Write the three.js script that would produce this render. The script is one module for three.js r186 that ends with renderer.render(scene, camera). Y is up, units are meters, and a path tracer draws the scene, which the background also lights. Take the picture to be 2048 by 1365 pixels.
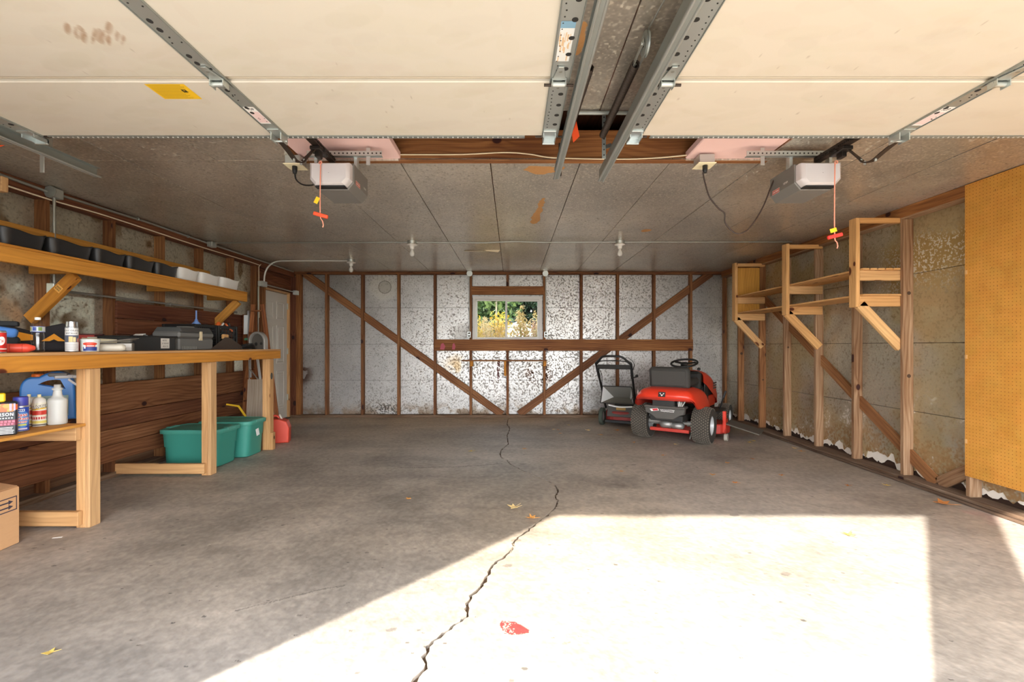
import * as THREE from 'three';
import { mergeGeometries, toCreasedNormals } from 'three/addons/utils/BufferGeometryUtils.js';
import { RoundedBoxGeometry } from 'three/addons/geometries/RoundedBoxGeometry.js';

// ---------- camera, sky, sun, exposure ----------
const scene = new THREE.Scene();
const FOCAL = 936, EYE = 1.2, HORIZON = 692;                 // pixels of the 2048x1365 frame, metres
const camera = new THREE.PerspectiveCamera(2 * Math.atan(682.5 / FOCAL) * 180 / Math.PI, 2048 / 1365, 0.02, 200);
camera.position.set(0, EYE, 0);
camera.lookAt(0, EYE, -10);
camera.setViewOffset(2048, 1365, 0, 682.5 - HORIZON, 2048, 1365);
const SKY_LIGHT = 2.15;
const SUNDIR = new THREE.Vector3(-0.865, 0.658, 1).normalize();
{ // clear autumn sky, paler towards the horizon
  const W = 64, H = 128, d = new Float32Array(W * H * 4);
  for (let y = 0; y < H; y++) { const e = Math.max(0, (y + 0.5) / H - 0.5) * 2, t = Math.pow(e, 0.45); for (let x = 0; x < W; x++) { const k = (y * W + x) * 4; d[k] = 1.5 - 1.02 * t; d[k + 1] = 1.5 - 0.90 * t; d[k + 2] = 1.48 - 0.66 * t; d[k + 3] = 1; } }
  const t = new THREE.DataTexture(d, W, H, THREE.RGBAFormat, THREE.FloatType); t.mapping = THREE.EquirectangularReflectionMapping; t.magFilter = t.minFilter = THREE.LinearFilter; t.needsUpdate = true;
  scene.background = t; scene.environment = t; scene.backgroundIntensity = scene.environmentIntensity = SKY_LIGHT;
}
const sun = new THREE.DirectionalLight(new THREE.Color().setRGB(1.0, 0.95, 0.87), 4.1);
sun.position.copy(SUNDIR).multiplyScalar(30); sun.target.position.set(0, 0, -4);
sun.position.add(sun.target.position);
sun.castShadow = true; sun.shadow.radius = 1.4; sun.shadow.mapSize.set(4096, 4096);
Object.assign(sun.shadow.camera, { left: -14, right: 14, top: 14, bottom: -14, near: 1, far: 80 });
scene.add(sun, sun.target);
const renderer = new THREE.WebGLRenderer({ antialias: true });
renderer.toneMapping = THREE.LinearToneMapping; renderer.toneMappingExposure = 4.65;
renderer.shadowMap.enabled = true;

// ---------- helpers ----------
let seedState = 12345;
const rnd = () => { seedState = (seedState * 1664525 + 1013904223) >>> 0; return seedState / 4294967296; };
const rr = (a, b) => a + (b - a) * rnd();
const hash = (n) => { let x = (n * 374761393 + 668265263) >>> 0; x = ((x ^ (x >>> 13)) * 1274126177) >>> 0; return ((x ^ (x >>> 16)) >>> 0) / 4294967296; };
const V = (x, y, d) => new THREE.Vector3(x, y, -d);           // d: metres in from the camera's plane
const fl = (px, py) => { const d = FOCAL * EYE / (py - HORIZON); return [(px - 1024) * d / FOCAL, d]; };
const C = (h) => new THREE.Color(h);
const clamp = (x, a = 0, b = 1) => Math.min(b, Math.max(a, x));
const mix = (a, b, t) => a + (b - a) * t;
const sstep = (a, b, x) => { const t = clamp((x - a) / (b - a)); return t * t * (3 - 2 * t); };

const taken = new Map();
function numbered(n) { const k = taken.get(n) ?? 0; taken.set(n, k + 1); return k ? n + '_' + String(k).padStart(3, '0') : n; }
function tag(o, label, category, group, kind) {
  if (label) o.userData.label = label;
  if (category) o.userData.category = category;
  if (group) o.userData.group = group;
  if (kind) o.userData.kind = kind;
  return o;
}
function thing(name, label, category, pos = [0, 0, 0], turn = 0, group) {
  const g = new THREE.Group(); g.name = numbered(name); g.position.set(pos[0], pos[1], -pos[2]); g.rotation.y = turn; scene.add(g);
  return tag(g, label, category, group);
}
function M(name, geo, mat, parent = scene) {
  const m = new THREE.Mesh(geo, mat); m.name = parent === scene ? numbered(name) : name; m.castShadow = m.receiveShadow = true; parent.add(m); return m;
}
function structure(name, label, geo, mat) {
  const o = geo ? M(name, geo, mat) : new THREE.Group();
  if (!geo) { o.name = numbered(name); scene.add(o); }
  return tag(o, label, null, null, 'structure');
}
// a box with chamfered edges; uv in metres, u along the grain axis (0 x, 1 y, 2 z); du, dv shift the pattern
function cbox(sx, sy, sz, c = 0.002, grain = 0, du = 0, dv = 0) {
  const h = [sx / 2, sy / 2, sz / 2], pos = [], uv = [];
  const p = (s, a) => [0, 1, 2].map((i) => s[i] * (i === a ? h[i] : h[i] - c));
  const push = (pts, a) => {
    const A = new THREE.Vector3(...pts[0]), B = new THREE.Vector3(...pts[1]), D = new THREE.Vector3(...pts[2]);
    const n = B.clone().sub(A).cross(D.clone().sub(A)), mid = A.clone().add(B).add(D);
    if (n.dot(mid) < 0) pts = pts.slice().reverse();
    const others = [0, 1, 2].filter((i) => i !== a);
    let ua = others.includes(grain) ? grain : others[0], va = others.find((i) => i !== ua);
    const e = a === grain ? 0.13 : 0;
    for (let i = 1; i + 1 < pts.length; i++) for (const q of [pts[0], pts[i], pts[i + 1]]) { pos.push(...q); uv.push(q[ua] + du + e, q[va] + dv + a * 0.17); }
  };
  for (let a = 0; a < 3; a++) for (const s of [-1, 1]) {
    const b = (a + 1) % 3, d = (a + 2) % 3, q = [];
    for (const [i, j] of [[-1, -1], [1, -1], [1, 1], [-1, 1]]) { const v = [0, 0, 0]; v[a] = s; v[b] = i; v[d] = j; q.push(p(v, a)); }
    push(q, a);
  }
  if (c > 0) {
    for (let d = 0; d < 3; d++) { const a = (d + 1) % 3, b = (d + 2) % 3; for (const i of [-1, 1]) for (const j of [-1, 1]) {
      const lo = [0, 0, 0], hi = [0, 0, 0]; lo[a] = hi[a] = i; lo[b] = hi[b] = j; lo[d] = -1; hi[d] = 1;
      push([p(lo, a), p(hi, a), p(hi, b), p(lo, b)], a);
    } }
    for (const i of [-1, 1]) for (const j of [-1, 1]) for (const k of [-1, 1]) { const s = [i, j, k]; push([p(s, 0), p(s, 1), p(s, 2)], 0); }
  }
  const g = new THREE.BufferGeometry();
  g.setAttribute('position', new THREE.Float32BufferAttribute(pos, 3)); g.setAttribute('uv', new THREE.Float32BufferAttribute(uv, 2));
  g.computeVertexNormals(); return g;
}
// box between extents: x0..x1, y0..y1, depth d0..d1
function ext(x0, x1, y0, y1, d0, d1, c = 0.002, grain) {
  const s = [x1 - x0, y1 - y0, d1 - d0]; if (grain === undefined) grain = s.indexOf(Math.max(...s));
  return cbox(s[0], s[1], s[2], Math.min(c, Math.min(...s) * 0.3), grain, rr(0, 3), rr(0, 3)).translate((x0 + x1) / 2, (y0 + y1) / 2, -(d0 + d1) / 2);
}
// lumber from a to b (Vector3), w wide across, t thick along normal n
function beam(a, b, w, t, n, c = 0.002) {
  const X = b.clone().sub(a), L = X.length(); X.normalize();
  const Z = n.clone().addScaledVector(X, -n.dot(X)).normalize(), Y = Z.clone().cross(X);
  const g = cbox(L, w, t, Math.min(c, t * 0.3), 0, rr(0, 3), rr(0, 3));
  const m = new THREE.Matrix4().makeBasis(X, Y, Z); m.setPosition(a.clone().add(b).multiplyScalar(0.5));
  return g.applyMatrix4(m);
}
function tube(pts, r, seg = 0, rad = 8, closed = false) {
  const c = new THREE.CatmullRomCurve3(pts, closed, 'catmullrom', 0.5);
  return new THREE.TubeGeometry(c, seg || pts.length * 6, r, rad, closed);
}
function pipe(a, b, r, rad = 10) {
  const d = b.clone().sub(a), g = new THREE.CylinderGeometry(r, r, d.length(), rad);
  g.applyQuaternion(new THREE.Quaternion().setFromUnitVectors(new THREE.Vector3(0, 1, 0), d.clone().normalize()));
  return g.translate((a.x + b.x) / 2, (a.y + b.y) / 2, (a.z + b.z) / 2);
}
const lathe = (prof, seg = 24) => new THREE.LatheGeometry(prof.map(([x, y]) => new THREE.Vector2(x, y)), seg);
const merge = (gs) => mergeGeometries(gs.map((g) => { const k = g.index ? g.toNonIndexed() : g.clone(); for (const n of Object.keys(k.attributes)) if (!['position', 'normal', 'uv'].includes(n)) k.deleteAttribute(n); return k; }));
// grid surface from rows of points [x,y,z]
function gridGeo(rows, closed = false) {
  const n = rows[0].length, pos = [], uv = [], idx = [];
  rows.forEach((r, i) => r.forEach((p, j) => { pos.push(...p); uv.push(j / (n - 1), i / (rows.length - 1)); }));
  for (let i = 0; i + 1 < rows.length; i++) for (let j = 0; j + 1 < n; j++) { const a = i * n + j, b = a + 1, c = a + n, d = c + 1; idx.push(a, b, d, a, d, c); }
  const g = new THREE.BufferGeometry(); g.setAttribute('position', new THREE.Float32BufferAttribute(pos, 3)); g.setAttribute('uv', new THREE.Float32BufferAttribute(uv, 2));
  g.setIndex(idx); g.computeVertexNormals(); return g;
}
function extrude(pts, depth, bevel = 0, seg = 1) {
  const s = new THREE.Shape(pts.map(([x, y]) => new THREE.Vector2(x, y)));
  return new THREE.ExtrudeGeometry(s, { depth, bevelEnabled: bevel > 0, bevelSize: bevel, bevelThickness: bevel, bevelSegments: seg, curveSegments: 8 });
}

// ---------- noise and textures ----------
function layer(W, H, fx, fy, seed) {
  fx = Math.max(1, Math.round(fx)); fy = Math.max(1, Math.round(fy));
  const g = new Float32Array(fx * fy); for (let i = 0; i < g.length; i++) g[i] = hash(i + seed * 7919);
  const out = new Float32Array(W * H);
  for (let y = 0; y < H; y++) {
    const v = y * fy / H, iy = Math.floor(v), ty0 = v - iy, ty = ty0 * ty0 * (3 - 2 * ty0), a = (iy % fy) * fx, b = ((iy + 1) % fy) * fx;
    for (let x = 0; x < W; x++) {
      const u = x * fx / W, ix = Math.floor(u), t0 = u - ix, t = t0 * t0 * (3 - 2 * t0), i0 = ix % fx, i1 = (ix + 1) % fx;
      const p = g[a + i0] + (g[a + i1] - g[a + i0]) * t, q = g[b + i0] + (g[b + i1] - g[b + i0]) * t;
      out[y * W + x] = p + (q - p) * ty;
    }
  }
  return out;
}
function fbm(W, H, fx, fy, oct, seed, gain = 0.5) {
  const top = 2 ** (oct - 1), w = Math.min(W, 2 ** Math.ceil(Math.log2(fx * top * 6))), h = Math.min(H, 2 ** Math.ceil(Math.log2(fy * top * 6)));
  if (w * h * 4 <= W * H && W % w === 0 && H % h === 0) {
    const s = fbm(w, h, fx, fy, oct, seed, gain), out = new Float32Array(W * H), kx = w / W, ky = h / H;
    for (let y = 0; y < H; y++) { const v = y * ky, iy = v | 0, ty = v - iy, r0 = iy * w, r1 = ((iy + 1) % h) * w; for (let x = 0; x < W; x++) { const u = x * kx, ix = u | 0, tx = u - ix, i1 = (ix + 1) % w, p = s[r0 + ix] + (s[r0 + i1] - s[r0 + ix]) * tx, q = s[r1 + ix] + (s[r1 + i1] - s[r1 + ix]) * tx; out[y * W + x] = p + (q - p) * ty; } }
    return out;
  }
  const out = new Float32Array(W * H); let a = 1, s = 0;
  for (let o = 0; o < oct; o++) { const l = layer(W, H, fx * 2 ** o, fy * 2 ** o, seed + o * 13); for (let i = 0; i < out.length; i++) out[i] += l[i] * a; s += a; a *= gain; }
  for (let i = 0; i < out.length; i++) out[i] /= s;
  return out;
}
function dataTex(W, H, fill, srgb = true) {
  const d = new Uint8Array(W * H * 4), c = [0, 0, 0];
  for (let y = 0, k = 0; y < H; y++) for (let x = 0; x < W; x++, k++) { fill(c, k, x, y); d[k * 4] = clamp(c[0], 0, 255); d[k * 4 + 1] = clamp(c[1], 0, 255); d[k * 4 + 2] = clamp(c[2], 0, 255); d[k * 4 + 3] = 255; }
  const t = new THREE.DataTexture(d, W, H); t.magFilter = THREE.LinearFilter; t.minFilter = THREE.LinearMipmapLinearFilter; t.generateMipmaps = true;
  t.wrapS = t.wrapT = THREE.RepeatWrapping; if (srgb) t.colorSpace = THREE.SRGBColorSpace; t.needsUpdate = true; return t;
}
function canvasTex(W, H, draw) {
  const c = document.createElement('canvas'); c.width = W; c.height = H; draw(c.getContext('2d'), W, H);
  const t = new THREE.CanvasTexture(c); t.colorSpace = THREE.SRGBColorSpace; return t;
}
const std = (o) => new THREE.MeshStandardMaterial(o);
// wood: grain runs along u; the picture covers 2.4 m x 0.6 m
function woodTex(seed, knots, contrast, rough) {
  const W = 1024, H = 512, warp = fbm(W, H, 3, 4, 3, seed), fine = fbm(W, H, 10, 180, 2, seed + 5), blot = fbm(W, H, 5, 6, 4, seed + 9), streak = fbm(W, H, 4, 60, 3, seed + 21);
  const ks = []; for (let i = 0; i < knots; i++) ks.push([hash(seed * 31 + i * 3) * W, hash(seed * 31 + i * 3 + 1) * H, 5 + hash(seed * 31 + i * 3 + 2) * 8]);
  return dataTex(W, H, (c, k, x, y) => {
    let yy = y + warp[k] * 60, dark = 0, ring = 0;
    for (const [kx, ky, kr] of ks) {
      let dx = Math.abs(x - kx); dx = Math.min(dx, W - dx); let dy = y - ky; if (dy > H / 2) dy -= H; if (dy < -H / 2) dy += H;
      const q = dx * dx / 2.2 + dy * dy; if (q < 1.2 * kr * kr) dark = Math.max(dark, 1 - sstep(0.35, 1.2, q / (kr * kr)));
      yy += Math.sign(dy) * kr * 1.6 * Math.exp(-(dx * dx / 1400 + dy * dy / 500)); ring = Math.max(ring, Math.exp(-(dx * dx / 900 + dy * dy / 300)) * 0.35);
    }
    const g = 0.5 + 0.5 * Math.sin(yy * 0.42), v = 1 - contrast * (0.3 * g * g + 0.55 * (1 - fine[k]) + 0.55 * (1 - streak[k])) - rough * (1 - blot[k]) * 0.8 - dark * 0.5 - ring * 0.25;
    const s = clamp(v, 0.12, 1), w = 1 - s;
    c[0] = 255 * (1 - w * 0.86); c[1] = 255 * (1 - w * 1.05); c[2] = 255 * (1 - w * 1.22);
  });
}
const pineMap = woodTex(3, 9, 0.17, 0.16), oldMap = woodTex(11, 6, 0.36, 0.36);
for (const t of [pineMap, oldMap]) t.repeat.set(1 / 2.4, 1 / 1.2);
const woodBump = (() => { const W = 512, H = 512, f = fbm(W, H, 6, 90, 2, 77), b = fbm(W, H, 8, 10, 3, 78); const t = dataTex(W, H, (c, k) => { c[0] = c[1] = c[2] = 255 * (0.7 * f[k] + 0.3 * b[k]); }, false); t.repeat.set(1 / 1.2, 1 / 0.6); return t; })();
const wood = (hex, map, rough = 0.75, bump = 0.0012) => std({ color: C(hex), map, roughness: rough, bumpMap: woodBump, bumpScale: bump });
const W_ORANGE = [wood('#f0ab45', pineMap), wood('#e9a23c', pineMap), wood('#f2b252', pineMap)];
const W_LEG = [wood('#eec48e', pineMap), wood('#e9ba80', pineMap)];
const W_PINE = [wood('#f7c583', pineMap), wood('#f2bb76', pineMap), wood('#f9cd90', pineMap)];
const W_OLD = [wood('#c08d5c', oldMap), wood('#b48152', oldMap), wood('#ca9764', oldMap), wood('#aa784a', oldMap)];
const W_DARK = [wood('#a87150', oldMap), wood('#9a6346', oldMap), wood('#b37d5a', oldMap)];
const W_BOARD = [wood('#c18c62', oldMap), wood('#b27c55', oldMap), wood('#cb986c', oldMap), wood('#a87350', oldMap)];
const W_GREY = [wood('#dfc2a2', oldMap), wood('#d4b594', oldMap), wood('#e6cbac', oldMap)];
const W_SILL = wood('#a89684', oldMap, 0.85, 0.002), W_HEADER = wood('#cf9558', oldMap);
const pick = (a) => a[Math.floor(rnd() * a.length)];
const galv = std({ color: C('#c8cdc9'), metalness: 0.8, roughness: 0.42 }), galvDark = std({ color: C('#a8aeaa'), metalness: 0.8, roughness: 0.5 });
const darkSteel = std({ color: C('#4a4039'), metalness: 0.7, roughness: 0.5 }), conduitM = std({ color: C('#a9aaa2'), metalness: 0.75, roughness: 0.45 });
const blackPl = std({ color: C('#1d1d1d'), roughness: 0.55 }), whitePl = std({ color: C('#eceae4'), roughness: 0.4 }), holeM = std({ color: C('#2a2825'), roughness: 0.9 });

// ---------- the room shell ----------
const XL = -3.72, XR = 3.584, DB = 7.905, CEIL = 2.44, STUD = 0.089, TH = 0.04;
const setUV = (g, f) => { const p = g.attributes.position, u = new Float32Array(p.count * 2); for (let i = 0; i < p.count; i++) { const [a, b] = f(p.getX(i), p.getY(i), -p.getZ(i)); u[i * 2] = a; u[i * 2 + 1] = b; } g.setAttribute('uv', new THREE.BufferAttribute(u, 2)); return g; };

// concrete: one picture of the whole floor, 7.6 m x 8.2 m
const crackPts = [[0.0, 8.0]];
{ const a = [[1050, 0], [1045, 45], [1070, 85], [1045, 150], [1050, 200], [1055, 240], [990, 290], [975, 340], [990, 370], [1050, 400], [1085, 440], [1190, 495], [1300, 535], [1430, 595], [1515, 640], [1540, 700], [1515, 760], [1545, 790], [1515, 865], [1440, 930], [1340, 1000], [1260, 1075], [1180, 1130], [1115, 1190], [1105, 1250], [1055, 1310]];
  for (const [x, y] of a) crackPts.push(fl(800 + x * 0.2051, 840 + y * 0.2051));
  const b = [[945, 30], [880, 120], [780, 195], [735, 245], [695, 345], [655, 400], [580, 460], [545, 570], [555, 630], [430, 710], [370, 760], [270, 830], [235, 880], [200, 960], [215, 1020], [175, 1090], [120, 1167]];
  for (const [x, y] of b) crackPts.push(fl(800 + x * 0.2441, 1080 + y * 0.2441));
  crackPts.push([-0.42, 1.35], [-0.40, 1.0], [-0.52, 0.6], [-0.5, 0.05]); }
const floorMap = (() => {
  const W = 2048, H = 2048, big = fbm(W, H, 3, 4, 4, 201), mid = fbm(W, H, 18, 20, 4, 202), fine = fbm(W, H, 300, 300, 2, 203), blot = fbm(W, H, 8, 9, 5, 204, 0.6), warm = fbm(W, H, 4, 5, 3, 205), str = fbm(W, H, 10, 90, 3, 206);
  const sx = W / 7.6, sy = H / 8.2, line = new Float32Array(W * H), pale = new Float32Array(W * H);
  const stroke = (arr, pts, w, amt) => { for (let i = 0; i + 1 < pts.length; i++) { const [ax, ay] = pts[i], [bx, by] = pts[i + 1], n = Math.ceil(Math.hypot(bx - ax, by - ay) * 300);
    for (let k = 0; k <= n; k++) { const t = k / n, X = ax + (bx - ax) * t + (hash(i * 977 + k) - 0.5) * 0.012, D = ay + (by - ay) * t + (hash(i * 613 + k + 5) - 0.5) * 0.01, r = w * (0.5 + hash(k + i * 31)), cx = (X + 3.8) * sx, cy = D * sy;
      for (let y = Math.floor(cy - r * sy); y <= cy + r * sy; y++) for (let x = Math.floor(cx - r * sx); x <= cx + r * sx; x++) if (x >= 0 && x < W && y >= 0 && y < H && ((x + 0.5 - cx) / sx) ** 2 + ((y + 0.5 - cy) / sy) ** 2 < r * r * (0.6 + 0.8 * hash(x * 31 + y * 977))) arr[y * W + x] = Math.max(arr[y * W + x], amt); } } };
  stroke(line, [fl(800, 936), fl(920, 934), fl(1005, 928)], 0.004, 0.75);
  stroke(line, [fl(470, 1222), fl(560, 1200), fl(640, 1180), fl(690, 1172)], 0.004, 0.35); stroke(pale, [fl(440, 1226), fl(545, 1206), fl(690, 1174)], 0.01, 0.3);
  stroke(pale, [fl(840, 1160), fl(965, 1157), fl(1000, 1166), fl(1150, 1164), fl(1290, 1161)], 0.006, 0.55);
  stroke(pale, [fl(972, 960), fl(995, 956), fl(1012, 950)], 0.008, 0.5); stroke(pale, [fl(960, 952), fl(975, 950)], 0.006, 0.4);
  for (let i = 0; i < 60; i++) { const x = 900 + hash(i * 5) * 150, y = 1170 + hash(i * 5 + 1) * 170, p = fl(x, y); stroke(pale, [p, [p[0] + (hash(i) - 0.5) * 0.03, p[1] + (hash(i + 9) - 0.5) * 0.03]], 0.012 * hash(i + 3), 0.5); }
  for (let i = 0; i < 900; i++) { const X = -3.7 + hash(i * 7 + 1) * 7.2, D = 0.2 + hash(i * 7 + 2) * 7.6; stroke(line, [[X, D], [X + 0.006, D]], 0.0022 + 0.004 * hash(i * 7 + 3) ** 4, 0.25 + 0.4 * hash(i * 7 + 4)); }
  for (let i = 0; i < 14; i++) { const X = -1.6 + hash(i * 3 + 400) * 3.4, D = 1.8 + hash(i * 3 + 401) * 3.5; stroke(line, [[X, D], [X + 0.03, D + 0.01]], 0.02 * hash(i + 77), 0.3); }
  const red = [[998, 1250], [1003, 1243], [1030, 1245], [1058, 1262], [1056, 1267], [1030, 1272], [1006, 1268]].map(([x, y]) => fl(x, y));
  const inPoly = (X, D) => { let r = false; for (let i = 0, j = red.length - 1; i < red.length; j = i++) { const [xi, yi] = red[i], [xj, yj] = red[j]; if ((yi > D) !== (yj > D) && X < (xj - xi) * (D - yi) / (yj - yi) + xi) r = !r; } return r; };
  return dataTex(W, H, (c, k, x, y) => {
    const X = x / sx - 3.8, D = y / sy;
    let v = 0.80 + (big[k] - 0.5) * 0.16 + (mid[k] - 0.5) * 0.20 + (fine[k] - 0.5) * 0.16 + (str[k] - 0.5) * 0.08;
    const st = sstep(0.56, 0.74, blot[k]); v -= st * 0.08;
    const oil = Math.exp(-(((X - 0.95) / 0.16) ** 2 + ((D - 4.05) / 0.09) ** 2)) * sstep(0.3, 0.6, mid[k]) ; v -= oil * 0.3;
    v = v * (1 - line[k] * 0.62) + pale[k] * 0.16;
    const w = (warm[k] - 0.5) * 0.10 + sstep(5.4, 7.6, D) * sstep(0.25, 0.6, warm[k]) * 0.07;
    c[0] = 212 * v * (1 + w * 0.7); c[1] = 198 * v; c[2] = 181 * v * (1 - w * 1.1);
    if (inPoly(X, D) && fine[k] * 0.35 + hash(x * 7 + (y >> 1) * 613) * 0.35 + mid[k] * 0.3 > 0.47 - sstep(-0.03, 0.05, X) * 0.22) { c[0] = 205; c[1] = 62; c[2] = 58; }
    const pk = Math.exp(-(((X - 3.05) / 0.3) ** 2 + ((D - 3.35) / 0.22) ** 2)) * sstep(0.48, 0.62, mid[k]); c[1] -= pk * 22; c[2] -= pk * 14; c[0] += pk * 10;
  });
})();
const concBump = (() => { const W = 512, H = 512, a = fbm(W, H, 60, 60, 3, 301), b = fbm(W, H, 6, 6, 4, 302); const t = dataTex(W, H, (c, k) => { c[0] = c[1] = c[2] = 255 * (0.5 * a[k] + 0.5 * b[k]); }, false); t.repeat.set(7.6 / 1.2, 8.2 / 1.2); return t; })();
const floorM = std({ map: floorMap, roughness: 0.62, bumpMap: concBump, bumpScale: 0.003 });
const floorUV = (x, y, d) => [(x + 3.8) / 7.6, d / 8.2];
{
  const fine = []; for (let i = 0; i + 1 < crackPts.length; i++) { const [ax, ad] = crackPts[i], [bx, bd] = crackPts[i + 1], n = Math.max(2, Math.round(Math.hypot(bx - ax, bd - ad) / 0.025)); for (let k = 0; k < n; k++) { const t = k / n; fine.push([ax + (bx - ax) * t + (k ? rr(-0.006, 0.006) : 0), ad + (bd - ad) * t]); } }
  fine.push(crackPts.at(-1));
  const l = fine.map(([x, d]) => [x - 0.0035 - rnd() ** 2 * 0.011, d]), r = fine.map(([x, d]) => [x + 0.0035 + rnd() ** 2 * 0.012, d]);
  const slab = (pts) => { const g = extrude(pts, 0.12); g.applyMatrix4(new THREE.Matrix4().makeBasis(new THREE.Vector3(1, 0, 0), new THREE.Vector3(0, 0, -1), new THREE.Vector3(0, 1, 0))); g.translate(0, -0.12, 0); return setUV(g, floorUV); };
  const fg = structure('floor', 'grey stained concrete garage floor split by a long jagged crack');
  M('slab', slab([[XL - 0.1, 0.05], ...l.slice().reverse(), [XL - 0.1, 8.0]]), floorM, fg); M('slab', slab([[XR + 0.1, 0.05], [XR + 0.1, 8.0], ...r]), floorM, fg);
  M('crack_fill', ext(-1.2, 1.2, -0.1, -0.014, 0.05, 8), std({ color: C('#5d4a38'), roughness: 1 }), fg);
}
// foil faced sheathing: speckled metal skin, one picture per wall in wall metres
function foil(W, H, mx, my, seed, base, dark, dens, stain, opt) {
  const a = fbm(W, H, mx * 60, my * 60, 2, seed), b = fbm(W, H, mx * 1.3, my * 1.3, 4, seed + 3), e = fbm(W, H, mx * 110, my * 110, 1, seed + 6), q = fbm(W, H, mx * 5, my * 5, 4, seed + 8), rough = new Uint8Array(W * H);
  const map = dataTex(W, H, (c, k, x, y) => {
    const X = x / W * mx, Y = y / H * my, th = 0.66 - dens(X, Y, b[k]) * 0.15, f = sstep(th, th + 0.12, a[k] * 0.75 + e[k] * 0.25), g = 0.93 + (b[k] - 0.5) * 0.22 + (e[k] - 0.5) * 0.12 + (q[k] - 0.5) * 0.12;
    for (let i = 0; i < 3; i++) c[i] = mix(base[i] * g, dark[i] * (0.8 + 0.4 * q[k]), f * (opt.fleck ?? 0.5));
    let r = 0.34 + f * 0.3 + (q[k] - 0.5) * 0.08; r += stain ? stain(c, X, Y, q[k], a[k], b[k], e[k]) || 0 : 0; rough[k] = clamp(r) * 255;
  });
  const rmap = dataTex(W, H, (c, k) => { c[0] = 0; c[1] = rough[k]; c[2] = 255; }, false);
  return std({ map, roughnessMap: rmap, roughness: opt.rough ?? 1, metalness: opt.metal });
}
const blendTo = (c, col, t) => { for (let i = 0; i < 3; i++) c[i] = mix(c[i], col[i], t); };
const backFoil = foil(2048, 1024, 7.304, 2.44, 401, [206, 204, 200], [96, 87, 77], (X, Y, b) => clamp(0.35 + 0.75 * Math.exp(-(((X - 4.6) / 2.0) ** 2)) + (b - 0.5) * 1.4 + (Y < 0.5 ? 0.2 : 0)), (c, X, Y, q, a, b, e) => {
  let r = 0;
  const px = X + XL, ring = Math.hypot((px + 2.18) / 0.27, (Y - 2.17) / 0.22), wh = sstep(1.15, 0.7, ring + (q - 0.5) * 0.5); if (wh > 0) { blendTo(c, [226, 224, 216], wh * 0.8); r += 0.4 * wh; const hole = Math.hypot(px + 2.15, Y - 2.19); if (Math.abs(hole - 0.105) < 0.006) blendTo(c, [140, 134, 124], 0.7); if (hole < 0.1) blendTo(c, [190, 186, 176], 0.6); }
  const w2 = sstep(1.1, 0.4, Math.hypot((px + 0.87) / 0.2, (Y - 1.42) / 0.17) + (q - 0.5)); if (w2 > 0) { blendTo(c, [232, 232, 228], w2 * 0.6); r += 0.2 * w2; }
  const bottom = sstep(0.34, 0.05, Y + (q - 0.5) * 0.5) * sstep(0.42, 0.62, q); if (bottom > 0) { blendTo(c, [122, 92, 62], bottom * 0.7); r += 0.3 * bottom; }
  const yel = Math.exp(-(((px + 0.95) / 0.16) ** 2 + ((Y - 0.86) / 0.16) ** 2)) * sstep(0.4, 0.6, q); blendTo(c, [190, 150, 90], yel * 0.6);
  const rst = sstep(0.8, 0.3, Math.hypot((px - 0.45) / 0.35, (Y - 0.72) / 0.32)) * sstep(0.46, 0.62, a * 0.4 + q * 0.6); blendTo(c, [88, 52, 36], rst * 0.85); r += rst * 0.3;
  const drip = Math.abs(px + 0.23) < 0.018 + 0.02 * q * sstep(0.6, 0.95, Y) && Y > 0.62 && Y < 0.95 && a > 0.4; if (drip) { blendTo(c, [96, 44, 44], 0.7); r += 0.3; }
  const sp2 = sstep(0.25, 0.05, Math.hypot(px + 3.55, Y - 0.72)) * sstep(0.52, 0.6, q); blendTo(c, [70, 46, 34], sp2 * 0.8);
  const dk = Math.exp(-(((px + 2.15) / 0.25) ** 2 + ((Y - 0.12) / 0.1) ** 2)) * sstep(0.4, 0.6, a); blendTo(c, [60, 56, 50], dk * 0.7);
  return r;
}, { metal: 0.62, rough: 1.12, fleck: 0.33 });
const leftFoil = foil(2048, 512, 8.0, 2.44, 431, [214, 210, 192], [112, 102, 84], (X, Y, b) => clamp(0.4 + (b - 0.5) * 1.4), (c, X, Y, q, a, b) => { const t = sstep(0.56, 0.72, q) * sstep(0.5, 0.62, b); blendTo(c, [118, 92, 64], t * 0.7); return t * 0.3; }, { metal: 0.72, rough: 0.95, fleck: 0.32 });
const rightFoil = foil(2048, 512, 8.0, 2.44, 461, [196, 186, 164], [120, 106, 84], (X, Y, b) => clamp(0.35 + (b - 0.5) * 1.2), (c, X, Y, q, a, b, e) => {
  let r = 0.14; const ol = sstep(0.48, 0.66, b); blendTo(c, [168, 142, 84], ol * 0.45);
  const rust = sstep(0.72, 0.12, Y + (q - 0.5) * 0.7 + Math.max(0, X - 5) * 0.1) * sstep(0.42, 0.56, q * 0.7 + a * 0.3); blendTo(c, [166, 122, 72], rust * 0.75); r += rust * 0.3;
  const pits = sstep(0.35, 0.12, Math.abs(Y - 1.98 + (X - 3.9) * 0.12) + (q - 0.5) * 0.35) * sstep(0.9, 0.3, Math.abs(X - 3.9)); if (pits > 0 && a * 0.6 + e * 0.4 > 0.58) blendTo(c, [226, 220, 206], pits * 0.8); else blendTo(c, [170, 136, 74], pits * 0.6); r += pits * 0.2;
  const wt = sstep(0.6, 0.72, q) * sstep(0.95, 0.5, Y) * sstep(0.55, 0.66, a); blendTo(c, [232, 226, 214], wt); return r + wt * 0.3;
}, { metal: 0.55, fleck: 0.4 });
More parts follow.
